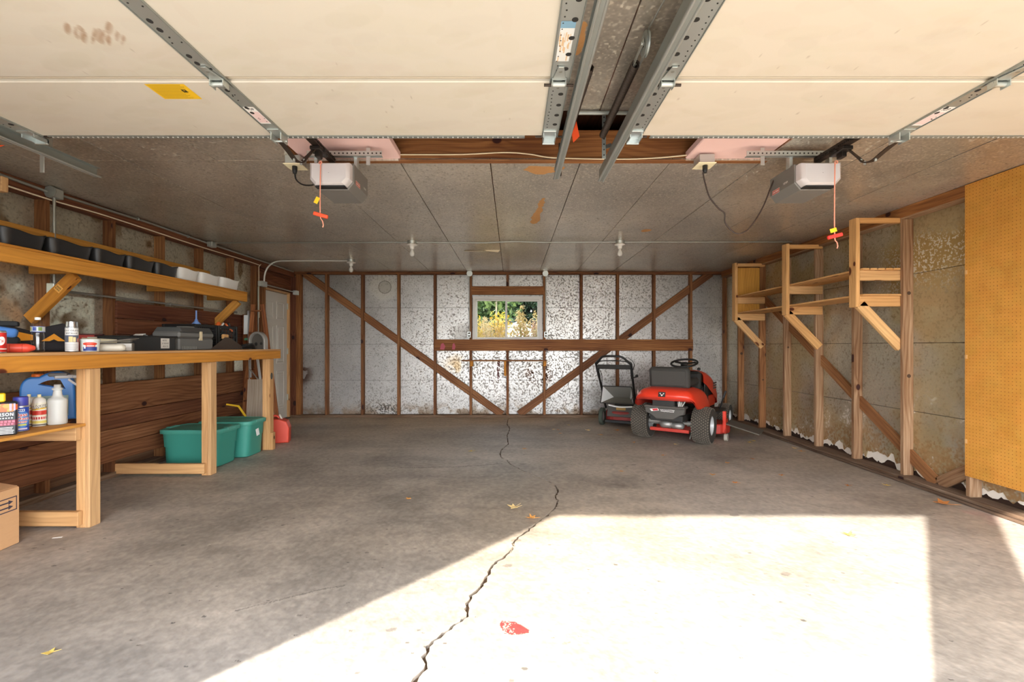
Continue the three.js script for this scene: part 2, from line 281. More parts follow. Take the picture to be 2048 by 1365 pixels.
const ceilFoil = foil(2048, 2048, 7.304, 8.0, 491, [222, 213, 198], [140, 130, 114], (X, Y, b) => clamp(0.45 + (b - 0.5) * 0.9), (c, X, Y, q, a, b, e) => {
  const px = X + XL; let r = -0.02; const lt = sstep(0.62, 0.74, e * 0.6 + a * 0.4); blendTo(c, [236, 230, 216], lt * 0.8);
  const tear = (cx, cy, sx, sy) => sstep(1, 0.7, Math.hypot((px - cx) / sx, (Y - cy) / sy) + (q - 0.5) * 1.6);
  const t = Math.max(tear(0.24, 4.35 - (px - 0.24) * 6, 0.06, 0.5) * (Y > 3.9 && Y < 4.9 ? 1 : 0), tear(0.2, 3.28, 0.16, 0.12), tear(0.32, 1.62, 0.07, 0.04), tear(0.27, 1.9, 0.03, 0.12), tear(0.22, 2.12, 0.02, 0.08), tear(1.45, 5.05, 0.05, 0.06));
  if (t > 0.4) { blendTo(c, [216, 166, 108], 0.95); r += 0.5; }
  return r;
}, { metal: 0.62, fleck: 0.4 });

const back = structure('wall_back', 'back wall of speckled foil sheathing between dark wooden studs and diagonal braces');
const left = structure('wall_left', 'left wall of foil sheathing, brown studs and old dark boards');
const right = structure('wall_right', 'right wall of stained foil sheathing torn along the bottom between weathered studs');
const front = structure('wall_front', 'front wall with the two garage door openings');
const sheathM = wood('#5a4232', oldMap, 0.9);
// outer boards behind the skins, with the window and side door cut out
const WX0 = -0.66, WX1 = 0.51, WY0 = 1.265, WY1 = 2.03;
for (const e of [[XL - 0.12, WX0, 0, 2.9], [WX1, XR + 0.12, 0, 2.9], [WX0, WX1, 0, WY0], [WX0, WX1, WY1, 2.9]]) M('outer_board', ext(e[0], e[1], e[2], e[3], DB + 0.016, DB + 0.12, 0), sheathM, back);
const DD0 = 6.93, DD1 = 7.79, DH = 2.05;                       // side door opening along the left wall
for (const e of [[0.05, DD0, 0, 2.9], [DD1, DB + 0.12, 0, 2.9], [DD0, DD1, DH, 2.9]]) M('outer_board', ext(XL - 0.12, XL - 0.016, e[2], e[3], e[0], e[1], 0), sheathM, left);
M('outer_board', ext(XR + 0.03, XR + 0.14, 0, 2.9, 0.05, DB + 0.12, 0), sheathM, right);
// back wall skins
const buv = (x, y) => [(x - XL) / 7.304, y / 2.44];
const rowsY = [0.045, 0.617, 1.225, 1.842, 2.438], colsX = [XL, -1.902, -0.07, 1.773, XR];
for (let r = 0; r < 4; r++) for (let k = 0; k < 4; k++) {
  let x0 = colsX[k] + 0.001, x1 = colsX[k + 1] - 0.001; const y0 = rowsY[r] + 0.002, y1 = rowsY[r + 1] - 0.002, parts = [];
  if (r >= 2 && (k === 1 || k === 2)) { if (k === 1) parts.push([x0, WX0, y0, y1]); else parts.push([WX1, x1, y0, y1]); if (r === 3) parts.push([Math.max(x0, WX0), Math.min(x1, WX1), WY1, y1]); } else parts.push([x0, x1, y0, y1]);
  for (const [a, b, c, d] of parts) M('sheathing_panel', setUV(ext(a, b, c, d, DB + rr(0, 0.003), DB + 0.014, 0.001), buv), backFoil, back);
}
// back wall framing: faces at DB - STUD
const BF = DB - STUD;
M('sill_plate', ext(XL, XR, 0.001, 0.045, BF - 0.01, DB, 0.004), W_SILL, back);
M('top_plate', ext(XL, XR, 2.395, 2.44, BF, DB, 0.003), pick(W_OLD), back);
const studX = [-2.425, -1.951, -1.48, -1.008, -0.69 + 0.15, 0, 0.42, 0.907, 1.38, 1.86, 2.334];
const bx = (px) => (px - 1024) / 119.75;
[652.3, 724.3, 796.6, 869.5, 941.3, 1015.2, 1089, 1163, 1236, 1309, 1382.5].forEach((px, i) => {
  const x = bx(px), t = rr(0.02, 0.023), m = W_OLD[i % 4];
  if (i === 5) { M('stud', ext(x - t, x + t, 0.045, 1.12, BF, DB, 0.002), m, back); M('stud', ext(x - t, x + t, 2.19, 2.395, BF, DB, 0.002), m, back); }
  else M('stud', ext(x - t, x + t, 0.045, 2.395, BF, DB, 0.002), m, back);
});
M('corner_stud', ext(XL + 0.1, XL + 0.19, 0.045, 2.395, BF, DB, 0.003), W_HEADER, back);
M('corner_stud', ext(bx(1449), bx(1456), 0.045, 2.395, BF - 0.01, DB, 0.003), W_OLD[2], back);
M('corner_stud', ext(bx(1456) + 0.003, bx(1462), 0.045, 2.395, BF - 0.03, DB, 0.003), W_HEADER, back);
M('brace', beam(V(bx(612) - 0.05, 2.42, DB - 0.042), V(bx(1004), 0.045, DB - 0.042), 0.12, 0.035, new THREE.Vector3(0, 0, 1)), W_OLD[0], back);
M('brace', beam(V(bx(1424), 2.42, DB - 0.042), V(bx(1038), 0.045, DB - 0.042), 0.12, 0.035, new THREE.Vector3(0, 0, 1)), W_OLD[1], back);
M('window_header', ext(bx(943), bx(1088), 2.055, 2.195, BF - 0.004, DB - 0.02, 0.003), W_HEADER, back);
const ledge = ext(bx(869), bx(1385), 1.117, 1.306, BF - 0.03, BF + 0.012, 0.004); M('ledger_board', ledge, W_HEADER, back);
{ // faded red paint dabs on the ledger
  const pm = std({ color: C('#b85a66'), roughness: 0.8 });
  for (const [px, w] of [[886, 0.045], [908, 0.03]]) { const g = extrude([[-w, -0.05], [-w * 0.6, 0.04], [w * 0.2, 0.055], [w, 0], [w * 0.5, -0.055]], 0.0015); M('paint_dab', g.translate(bx(px), 1.19, -(BF - 0.031)), pm, back); }
}
const sheathL = wood('#9a7a5e', oldMap, 0.9);
// left wall skins (uv along depth)
const luv = (x, y, d) => [d / 8, y / 2.44];
for (let r = 0; r < 4; r++) for (const [a, b] of [[0.2, 2.44], [2.44, 4.88], [4.88, DD0 - 0.06]]) M('sheathing_panel', setUV(ext(XL - 0.014, XL + rr(0, 0.003), rowsY[r] + 0.002, rowsY[r + 1] - 0.002, a + 0.001, b - 0.001, 0.001), luv), r ? leftFoil : sheathL, left);
const LF = XL + STUD;
M('sill_plate', ext(XL, LF + 0.01, 0.001, 0.05, 0.2, DD0 - 0.03, 0.004), W_SILL, left);
M('top_plate', ext(XL, LF, 2.34, 2.44, 0.2, BF, 0.003), W_DARK[0], left);
[0.6, 1.2, 1.81, 2.42, 3.03, 3.64, 4.25, 4.86, 5.47, 6.08, 6.65].forEach((d, i) => M('stud', ext(XL, LF, 0.05, 2.34, d, d + TH, 0.003), W_OLD[(i * 3 + 1) % 4], left));
for (const [y0, y1] of [[0.155, 0.305], [0.308, 0.447], [0.45, 0.592], [0.595, 0.862]]) for (const [a, b] of [[0.4, 3.05 + (y0 * 7 % 1) * 0.4], [0, 6.6]]) { const s = a || 3.05 + (y0 * 7 % 1) * 0.4 + 0.004; M('wall_board', ext(LF, LF + 0.022, y0, y1 + rr(-0.003, 0.001), s, b, 0.003), pick(W_BOARD), left); }
for (const [y0, y1] of [[1.16, 1.305], [1.308, 1.452], [1.455, 1.61]]) M('wall_board', ext(LF, LF + 0.022, y0, y1, 4.275, 6.6, 0.003), pick([W_DARK[0], W_DARK[1]]), left);
for (const [y0, y1] of [[2.09, 2.19], [2.193, 2.29], [2.293, 2.34]]) M('wall_board', ext(XL, XL + 0.03, y0, y1, 6.69, BF, 0.003), pick(W_DARK), left);
M('corner_stud', ext(XL, LF + 0.02, 0.05, 2.34, DD1 + 0.045, BF - 0.012, 0.003), W_DARK[1], left);
M('door_stud', ext(XL, LF + 0.004, 0.05, 2.09, DD0 - 0.085, DD0 - 0.035, 0.003), W_OLD[2], left);
{ const mk = std({ color: C('#a8201c'), roughness: 0.9 });           // red spray paint patches on the boards
  for (const [d, y, w, h] of [[3.5, 0.80, 0.1, 0.05], [3.95, 0.79, 0.05, 0.06], [3.9, 0.69, 0.03, 0.05]]) { const s = []; for (let i = 0; i < 18; i++) { const a = i / 18 * 6.283, k = 0.75 + 0.4 * rnd(); s.push([d + Math.cos(a) * w * k, y + Math.sin(a) * h * k]); } const g = extrude(s, 0.001); g.applyMatrix4(new THREE.Matrix4().makeBasis(new THREE.Vector3(0, 0, -1), new THREE.Vector3(0, 1, 0), new THREE.Vector3(1, 0, 0))); M('paint_patch', g.translate(LF + 0.0225, 0, 0), mk, left); } }
// right wall skins: the lowest row is torn
const RF = XR - STUD, sideM = new THREE.Matrix4().makeBasis(new THREE.Vector3(0, 0, -1), new THREE.Vector3(0, 1, 0), new THREE.Vector3(1, 0, 0));
for (let r = 1; r < 4; r++) for (const [a, b] of [[0.2, 1.73], [1.73, 4.19], [4.19, 6.62], [6.62, DB]]) M('sheathing_panel', setUV(ext(XR - rr(0, 0.002), XR + 0.012, rowsY[r] + 0.002, rowsY[r + 1] - 0.002, a + 0.001, b - 0.001, 0.001), luv), rightFoil, right);
const backer = std({ color: C('#e6ddd0'), roughness: 0.9 });
for (const [a, b] of [[0.2, 1.73], [1.73, 4.19], [4.19, 6.62], [6.62, DB]]) {
  const torn = (lo, hi, step, deep) => { const p = [[a + 0.001, 0.614], [a + 0.001, hi]]; for (let d = a + step; d < b - 0.02; d += step * rr(0.5, 1.3)) { const q = hash(Math.round(d * 9) + deep) * 0.6 + 0.4 * rnd(); p.push([d, mix(lo, hi, q)]); } p.push([b - 0.001, hi], [b - 0.001, 0.614]); return p; };
  M('sheathing_panel', setUV(extrude(torn(0.06, 0.19, 0.03, 1), 0.01).applyMatrix4(sideM).translate(XR - 0.001, 0, 0), luv), rightFoil, right);
  M('backing_paper', extrude(torn(0.035, 0.12, 0.03, 7), 0.006).applyMatrix4(sideM).translate(XR + 0.011, 0, 0), backer, right);
}
M('sill_plate', ext(RF - 0.05, XR + 0.02, 0.001, 0.042, 0.2, BF - 0.03, 0.006), W_SILL, right);
M('sill_board', ext(RF - 0.09, RF - 0.052, 0.001, 0.022, 0.2, 7.2, 0.006), wood('#8d7c6c', oldMap, 0.9), right);
M('top_plate', ext(RF, XR, 2.35, 2.44, 0.2, BF, 0.003), W_HEADER, right);
M('top_plate', ext(RF + 0.004, XR, 2.335, 2.35, 0.2, BF, 0.002), W_GREY[2], right);
const rightD = [0.5, 1.13, 1.735, 2.345, 2.955, 3.565, 4.174, 4.78, 5.38, 6.0, 6.6, 7.22];
rightD.forEach((d, i) => M('stud', ext(RF, XR, 0.042, 2.335, d, d + TH + 0.002, 0.004), i > 9 ? W_OLD[2] : W_GREY[i % 3], right));
M('brace', beam(V(XR - 0.02, 0.05, 3.93), V(XR - 0.02, 2.33, 7.3), 0.1, 0.03, new THREE.Vector3(1, 0, 0)), W_OLD[2], right);
M('brace', beam(V(XR - 0.02, 0.05, 3.9), V(XR - 0.02, 1.9, 1.2), 0.1, 0.03, new THREE.Vector3(1, 0, 0)), W_GREY[1], right);
{ const kM = std({ color: C('#4a3626'), roughness: 0.9 });            // knots in the studs
  for (const [d, y, r] of [[4.174, 1.67, 0.016], [4.174, 0.93, 0.017], [6.0, 1.18, 0.012], [7.22, 1.08, 0.02], [6.6, 0.72, 0.012]]) { const g = new THREE.CylinderGeometry(r, r, 0.002, 14); g.rotateX(Math.PI / 2); M('knot', g.translate(RF + 0.045, y, -(d - 0.0006)), kM, right); } }
// front wall: the openings are 2.72 m wide, the post between them 0.385 m
const P0 = 0.219, Q0 = P0 - 2.72, P1 = P0 + 0.385, Q1 = XR - 0.25, FD0 = 0.05, FD1 = 0.19, HL = 2.13;
for (const e of [[XL - 0.12, Q0, 0, 2.9], [P0, P1, 0, 2.9], [Math.min(Q1, P1 + 2.72), XR + 0.14, 0, 2.9], [Q0, P0, HL, 2.9], [P1, Q1, HL, 2.9]]) M('wall_section', ext(e[0], e[1], e[2], e[3], FD0, FD1, 0.003), wood('#d9d2c4', oldMap), front);
// ceiling: foil panels 0.61 m wide, an open strip above the doors' rear edge, roof above
const ceiling = structure('ceiling', 'low ceiling of grey speckled foil panels with a gap showing a joist');
const cuv = (x, y, d) => [(x - XL) / 7.304, d / 8];
const seamX = [XL]; for (let x = -0.147 - 0.61 * 5; x < XR - 0.05; x += 0.61) if (x > XL + 0.05) seamX.push(x); seamX.push(XR);
const HX0 = -1.42, HX1 = 1.69, HD0 = 2.47, HD1 = 3.13;
for (let i = 0; i + 1 < seamX.length; i++) {
  const a = seamX[i] + 0.003, b = seamX[i + 1] - 0.003, cuts = [0.19, HD0, HD1, 5.53, DB + 0.01];
  for (let k = 0; k < 4; k++) {
    const dz = rr(0, 0.003);
    if (k === 1) { if (b <= HX0 || a >= HX1) M('ceiling_panel', setUV(ext(a, b, CEIL + dz, CEIL + 0.014, cuts[k] - 0.001, cuts[k + 1] + 0.001, 0.001), cuv), ceilFoil, ceiling); else { if (a < HX0) M('ceiling_panel', setUV(ext(a, HX0, CEIL + dz, CEIL + 0.014, HD0, HD1, 0.001), cuv), ceilFoil, ceiling); if (b > HX1) M('ceiling_panel', setUV(ext(HX1, b, CEIL + dz, CEIL + 0.014, HD0, HD1, 0.001), cuv), ceilFoil, ceiling); } continue; }
    M('ceiling_panel', setUV(ext(a, b, CEIL + dz, CEIL + 0.014, cuts[k] + 0.001, cuts[k + 1] - 0.001, 0.001), cuv), ceilFoil, ceiling);
  }
}
for (let i = 0; i < 14; i++) { const d = 0.5 + i * 0.61; if (d > 2.2 && d < 3.1) continue; M('joist', ext(XL, XR, 2.456, 2.64, d, d + 0.04, 0), W_DARK[2], ceiling); }
M('joist', ext(-1.45, 1.72, 2.44, 2.65, HD1 + 0.01, HD1 + 0.055, 0.004), W_HEADER, ceiling);
M('joist', ext(-1.45, -1.41, 2.445, 2.65, HD0, HD1 + 0.01, 0.003), W_HEADER, ceiling); M('joist', ext(1.69, 1.73, 2.445, 2.65, HD0, HD1 + 0.01, 0.003), W_HEADER, ceiling);
M('joist_edge', ext(-0.75, 1.16, 2.4375, 2.448, HD1 - 0.006, HD1 + 0.012, 0.002), W_OLD[2], ceiling);
{ const fm = std({ color: C('#d8c8a8'), roughness: 0.8 }); M('torn_edge', beam(V(-0.62, 2.436, 6.1), V(-0.17, 2.43, 6.08), 0.03, 0.004, new THREE.Vector3(0, 1, 0.3)), fm, ceiling); M('torn_edge', extrude([[-0.36, 0], [-0.15, 0.005], [-0.18, -0.03], [-0.3, -0.018]], 0.004).translate(0, 2.44, -6.06), fm, ceiling); }
const roof = structure('roof', 'boarded roof closing the space over the ceiling');
M('roof_board', ext(XL - 0.4, XR + 0.4, 2.9, 3.0, -0.75, DB + 0.5, 0), W_DARK[1], roof);
// pink insulation boards showing in the open strip
const pinkM = std({ color: C('#f3cdc6'), roughness: 0.85 });
for (const [a, b, lb] of [[-1.405, -0.745, 'pink insulation board above the boxy opener unit with the power cord on its left'], [1.16, 1.685, 'pink insulation board next to the outlet box with the long dangling cord']]) {
  tag(M('insulation_board', ext(a, b, 2.452, 2.5, HD0 - 0.05, HD1 + 0.004, 0.006), pinkM, ceiling), lb);
}

// ---------- window, side door, outdoors ----------
{
  const w = structure('window_1', 'white two-pane sliding window in the back wall'), fm = std({ color: C('#dad6d0'), roughness: 0.5 }), glass = new THREE.MeshPhysicalMaterial({ color: C('#dfe3e0'), transmission: 1, thickness: 0, roughness: 0.02, ior: 1.3, specularIntensity: 0.3 });
  const fr = (x0, x1, y0, y1, t, d0, d1) => merge([ext(x0, x1, y0, y0 + t, d0, d1, 0.003), ext(x0, x1, y1 - t, y1, d0, d1, 0.003), ext(x0, x0 + t, y0 + t, y1 - t, d0, d1, 0.003), ext(x1 - t, x1, y0 + t, y1 - t, d0, d1, 0.003)]);
  M('frame', fr(WX0 + 0.004, WX1 - 0.004, WY0 + 0.003, WY1 - 0.003, 0.05, DB - 0.07, DB + 0.06), fm, w);
  for (const [x0, x1, d] of [[-0.61, -0.085, DB + 0.0], [-0.115, 0.462, DB - 0.03]]) { const s = M('sash', fr(x0, x1, 1.315, 1.98, d < DB ? 0.035 : 0.025, d, d + 0.025), fm, w); M('pane', ext(x0 + 0.02, x1 - 0.02, 1.335, 1.96, d + 0.01, d + 0.014, 0), glass, s); }
}
{
  const dr = structure('door_1', 'grey six-panel side door with light wooden frame'), dm = std({ color: C('#d8d5cc'), roughness: 0.5 }), fm = W_LEG[0];
  M('leaf', ext(XL - 0.045, XL - 0.008, 0.02, DH - 0.005, DD0 + 0.035, DD1 - 0.035, 0.003), dm, dr);
  for (const [y0, y1] of [[1.62, 1.9], [0.92, 1.52], [0.2, 0.8]]) for (const d0 of [DD0 + 0.13, DD0 + 0.47]) {
    const d1 = d0 + 0.25, t = 0.022; const p = M('raised_panel', ext(XL - 0.012, XL - 0.002, y0 + 0.045, y1 - 0.045, d0 + 0.045, d1 - 0.045, 0.004), dm, dr);
    M('panel_molding', merge([ext(XL - 0.012, XL, y0, y0 + t, d0, d1, 0.004), ext(XL - 0.012, XL, y1 - t, y1, d0, d1, 0.004), ext(XL - 0.012, XL, y0 + t, y1 - t, d0, d0 + t, 0.004), ext(XL - 0.012, XL, y0 + t, y1 - t, d1 - t, d1, 0.004)]), dm, dr);
  }
  M('jamb', ext(XL - 0.1, XL + 0.03, 0, DH, DD0, DD0 + 0.03, 0.002), fm, dr); M('jamb', ext(XL - 0.1, XL + 0.03, 0, DH, DD1 - 0.03, DD1, 0.002), fm, dr); M('jamb', ext(XL - 0.1, XL + 0.03, DH, DH + 0.03, DD0, DD1, 0.002), fm, dr);
  M('threshold', ext(XL - 0.1, XL + 0.05, 0.001, 0.02, DD0 + 0.03, DD1 - 0.03, 0.002), std({ color: C('#5b554c'), roughness: 0.7 }), dr);
  for (const y of [0.3, 1.06, 1.8]) M('hinge', ext(XL - 0.004, XL + 0.012, y, y + 0.1, DD1 - 0.05, DD1 - 0.02, 0.002), galv, dr);
  const k = new THREE.SphereGeometry(0.028, 16, 12); M('door_knob', k.translate(XL + 0.05, 0.96, -(DD0 + 0.1)), galvDark, dr);
}
const driveMap = (() => { const W = 512, H = 512, a = fbm(W, H, 5, 5, 4, 601), b = fbm(W, H, 120, 120, 2, 602); const t = dataTex(W, H, (c, k) => { const v = 0.85 + (a[k] - 0.5) * 0.3 + (b[k] - 0.5) * 0.2; c[0] = 190 * v; c[1] = 183 * v; c[2] = 172 * v; }); t.repeat.set(0.25, 0.25); return t; })();
tag(M('driveway', ext(-5.5, 5.5, -0.14, -0.012, -14, 0.05, 0), std({ map: driveMap, roughness: 0.85 })), 'sunlit concrete driveway outside the door openings', null, null, 'structure');
const lawnMap = (() => { const W = 512, H = 512, a = fbm(W, H, 6, 6, 4, 611), b = fbm(W, H, 90, 90, 2, 612); const t = dataTex(W, H, (c, k) => { const v = 0.7 + (a[k] - 0.5) * 0.5 + (b[k] - 0.5) * 0.6; c[0] = 92 * v; c[1] = 96 * v; c[2] = 44 * v; }); t.repeat.set(0.25, 0.25); return t; })();
tag(M('ground', ext(-60, 60, -0.3, -0.15, -60, 70, 0), std({ map: lawnMap, roughness: 1 })), 'lawn around the garage', null, null, 'structure');
// weeds and trees seen through the back window
const leafQuad = (p, s, out, nrm) => { const a = rr(0, 6.283), e = rr(-1.2, 1.2), u = new THREE.Vector3(Math.cos(a) * Math.cos(e), Math.sin(e), Math.sin(a) * Math.cos(e)), w = new THREE.Vector3(rr(-1, 1), rr(-1, 1), rr(-1, 1)).cross(u).normalize();
  const q = [p.clone().addScaledVector(u, -s), p.clone().addScaledVector(w, s * 0.45), p.clone().addScaledVector(u, s), p.clone().addScaledVector(w, -s * 0.45)]; for (const i of [0, 1, 2, 0, 2, 3]) out.push(q[i].x, q[i].y, q[i].z); };
const triGeo = (pos) => { const g = new THREE.BufferGeometry(); g.setAttribute('position', new THREE.Float32BufferAttribute(pos, 3)); g.computeVertexNormals(); return g; };
const leafMat = (hex, t = 0.35) => new THREE.MeshPhysicalMaterial({ color: C(hex), roughness: 0.9, transmission: t, thickness: 0, side: THREE.DoubleSide });
const yellow = [leafMat('#e0bc38', 0.2), leafMat('#d8bc80', 0.2), leafMat('#cfa284', 0.2)], stemM = std({ color: C('#8d8a4a'), roughness: 0.9 }), weedLeaf = leafMat('#7c8434', 0.2);
function weed(kind) {
  const g = new THREE.Group(), st = [], pl = [], lf = [];
  for (let i = 0; i < 9; i++) {
    const h = rr(1.25, 1.95), lx = rr(-0.35, 0.35), lz = rr(-0.3, 0.3), b = new THREE.Vector3(rr(-0.12, 0.12), 0, rr(-0.12, 0.12)), top = new THREE.Vector3(b.x + lx, h, b.z + lz);
    st.push(pipe(b, top, 0.005, 5));
    for (let k = 0; k < 120; k++) { const t = rnd() ** 0.7, y = h - 0.5 * t + 0.06, r = 0.03 + 0.14 * t; const f = top.clone().lerp(b, (h - y) / h); leafQuad(new THREE.Vector3(f.x + rr(-r, r), y, f.z + rr(-r, r)), rr(0.016, 0.04), pl); }
    for (let k = 0; k < 40; k++) { const f = b.clone().lerp(top, rr(0.2, 0.75)); leafQuad(new THREE.Vector3(f.x + rr(-0.1, 0.1), f.y, f.z + rr(-0.1, 0.1)), rr(0.03, 0.06), lf); }
  }
  M('stem', merge(st), stemM, g); M('plume', triGeo(pl), yellow[kind], g); M('foliage', triGeo(lf), weedLeaf, g); return g;
}
{
  const proto = [weed(0), weed(1), weed(2)];
  const spots = []; for (let i = 0; i < 26; i++) spots.push([-1.9 + i * 0.145 + rr(-0.05, 0.05), 9.55 + rr(-0.35, 0.5), i < 8 ? 0 : i < 13 ? (i % 2 ? 1 : 0) : (i % 3 ? 2 : 1), i < 12 ? rr(0.92, 1.02) : i === 13 || i === 14 ? 0.78 : rr(0.96, 1.16)]);
  for (const [x, d, k, s] of spots) { const o = proto[k].clone(); o.name = numbered('goldenrod_plant'); o.position.set(x, -0.15, -d); o.rotation.y = rr(0, 6.283); o.scale.setScalar(s); scene.add(o); tag(o, ['tall yellow flowering weed outside the window', 'tall cream seed-headed weed outside the window', 'tall pinkish tan weed outside the window'][k], 'weed', ['yellow weeds outside the window', 'cream weeds outside the window', 'pinkish tan weeds outside the window'][k]); }
}
const barkM = std({ color: C('#8d7f68'), roughness: 0.9 });
function tree(x, d, h, r, hex, n, label, group, trunkR = 0.12, low = 0.2) {
  const t = thing('tree', label, 'tree', [x, -0.15, d], 0, group), pos = [];
  M('trunk', new THREE.CylinderGeometry(trunkR * 0.6, trunkR, h * 0.8, 10).translate(0, h * 0.4, 0), barkM, t);
  for (let i = 0; i < n; i++) { const a = rr(0, 6.283), y = rr(low, 1), q = Math.sqrt(rnd()) * r * (0.6 + 0.5 * Math.sin(y * 2.8)) * (0.85 + 0.25 * Math.sin(a * 5 + y * 9)); leafQuad(new THREE.Vector3(Math.cos(a) * q, y * h, Math.sin(a) * q), rr(0.1, 0.21), pos); }
  M('crown', triGeo(pos), leafMat(hex, 0.15), t); return t;
}
for (const [x, d, h, r, hex, n] of [[-4.2, 22, 6, 2.2, '#2c4018', 6000], [-1.6, 21, 5.5, 1.9, '#3a5220', 6500], [1.1, 23, 6.5, 2.3, '#243a1e', 7000], [3.9, 22, 6, 2.3, '#2a4022', 6000], [-2.9, 27, 8, 3, '#1e3226', 7000], [0.2, 28, 9, 3.2, '#1c3028', 8000], [3.2, 27, 8.5, 3, '#20382c', 7000]])
  tree(x, d, h, r, hex, n, 'dark green leafy tree beyond the weeds outside the window', 'trees outside the window', 0.14, 0.05);
tree(-0.62, 18.5, 5.2, 0.9, '#4a5a24', 260, 'slender pale-trunked young tree outside the window', null, 0.05, 0.5);
{ const s = thing('white_shed', 'small white shed glimpsed behind the pinkish weeds outside the window', 'shed', [0.24, -0.15, 15.2]); const wm = std({ color: C('#f2f2f0'), roughness: 0.7 });
  M('wall', ext(-0.4, 0.4, 0, 1.95, -0.4, 0.4, 0.01), wm, s); M('roof', extrude([[-0.46, 0], [0.46, 0], [0, 0.2]], 0.95).translate(0, 1.95, -0.475), std({ color: C('#9a9a9c'), roughness: 0.8 }), s); }

// ---------- pegboard ----------
{
  const map = canvasTex(1024, 2048, (g, W, H) => {
    g.fillStyle = '#cd8c3a'; g.fillRect(0, 0, W, H);
    for (let i = 0; i < 2600; i++) { const x = hash(i * 3 + 900) * W, y = hash(i * 3 + 901) * H, r = 8 + hash(i * 3 + 902) * 60; g.fillStyle = hash(i + 4400) > 0.5 ? 'rgba(226,162,84,0.06)' : 'rgba(176,112,40,0.06)'; g.beginPath(); g.arc(x, y, r, 0, 7); g.fill(); }
    for (let i = 0; i < 40; i++) { const x = (0.42 + (hash(i + 50) - 0.5) * 0.2) * W, y = (0.12 + hash(i + 150) * 0.36) * H; g.fillStyle = 'rgba(90,52,20,0.07)'; g.beginPath(); g.ellipse(x, y, 10 + 22 * hash(i + 60), 20 + 70 * hash(i + 70), 0, 0, 7); g.fill(); }
    for (let i = 0; i < 90; i++) { g.fillStyle = 'rgba(80,48,20,0.35)'; g.fillRect(hash(i + 700) * W, hash(i + 800) * H, 1 + hash(i) * 5, 2 + hash(i + 2) * 12); }
    const sx = W / 1.22, sy = H / 2.235; g.fillStyle = '#8a531c';
    for (let x = 0.0127; x < 1.22; x += 0.0254) for (let y = 0.0127; y < 2.235; y += 0.0254) { g.beginPath(); g.arc(x * sx, y * sy, 2.7, 0, 7); g.fill(); }
  });
  const t = thing('pegboard', 'tall orange-brown perforated pegboard fixed to the right wall studs', 'pegboard', [RF - 0.004, 0.2, 3.605]);
  const g = cbox(0.006, 2.235, 1.22, 0.001); g.translate(0, 1.1175, 0.61); setUV(g, (x, y, d) => [(d + 1.22) / 1.22, y / 2.235]); M('board', g, std({ map, roughness: 0.55 }), t);
  for (const [d, y] of [[0.02, 0.9], [0.02, 1.55], [0.02, 0.25]]) M('splinter', ext(-0.006, 0.002, y, y + 0.03, -d, -d + 0.018, 0.001), W_PINE[0], t);
}
// ---------- bracketed shelves on the right wall ----------
{
  const u = thing('slatted_shelf', 'pine two-tier slatted shelf on three bracket frames along the right wall', 'shelf', [0, 0, 0]);
  const SX0 = 3.1, SX1 = 3.138;
  for (const [d0, s, e] of [[4.218, 1, 0], [5.338, 0, 0.0], [6.555, 0, 0.0]]) {
    const pd0 = s ? d0 : d0 - 0.05, ad0 = d0, ad1 = d0 + 0.038;
    M('post', ext(SX0, SX1, 1.55, 2.355, pd0, pd0 + 0.089, 0.003), pick(W_PINE), u);
    M('arm', ext(SX1 + 0.001, RF + (s ? 0.03 : 0.05), 2.31, 2.355, ad0, ad1, 0.003), pick(W_PINE), u);
    M('arm', ext(SX1 + 0.001, RF + (s ? 0.03 : 0.05), 1.79, 1.88, ad0, ad1, 0.003), pick(W_PINE), u);
    M('arm', ext(SX1 + 0.001, RF + (s ? 0.03 : 0.05), 1.556, 1.648, ad0, ad1, 0.003), pick(W_PINE), u);
    M('diagonal_brace', beam(V(SX0 + 0.045, 1.575, ad0 + 0.019), V(RF + 0.02, 1.185, ad0 + 0.019), 0.085, 0.038, new THREE.Vector3(0, 0, 1)), pick(W_PINE), u);
  }
  for (const [y, n] of [[1.881, 5], [1.649, 1]]) for (let i = 0; i < n; i++) { const w = (RF - 0.008 - SX1) / n, a = SX1 + 0.004 + i * w; M('shelf_board', ext(a, a + w - (n > 1 ? 0.012 : 0.004), y, y + 0.016, 4.19, 6.62, 0.002), pick(W_PINE), u); }
  M('end_panel', ext(3.14, RF - 0.002, 1.64, 2.3, 6.6 + 0.002, 6.615, 0.001), wood('#eab04e', pineMap), u);
}
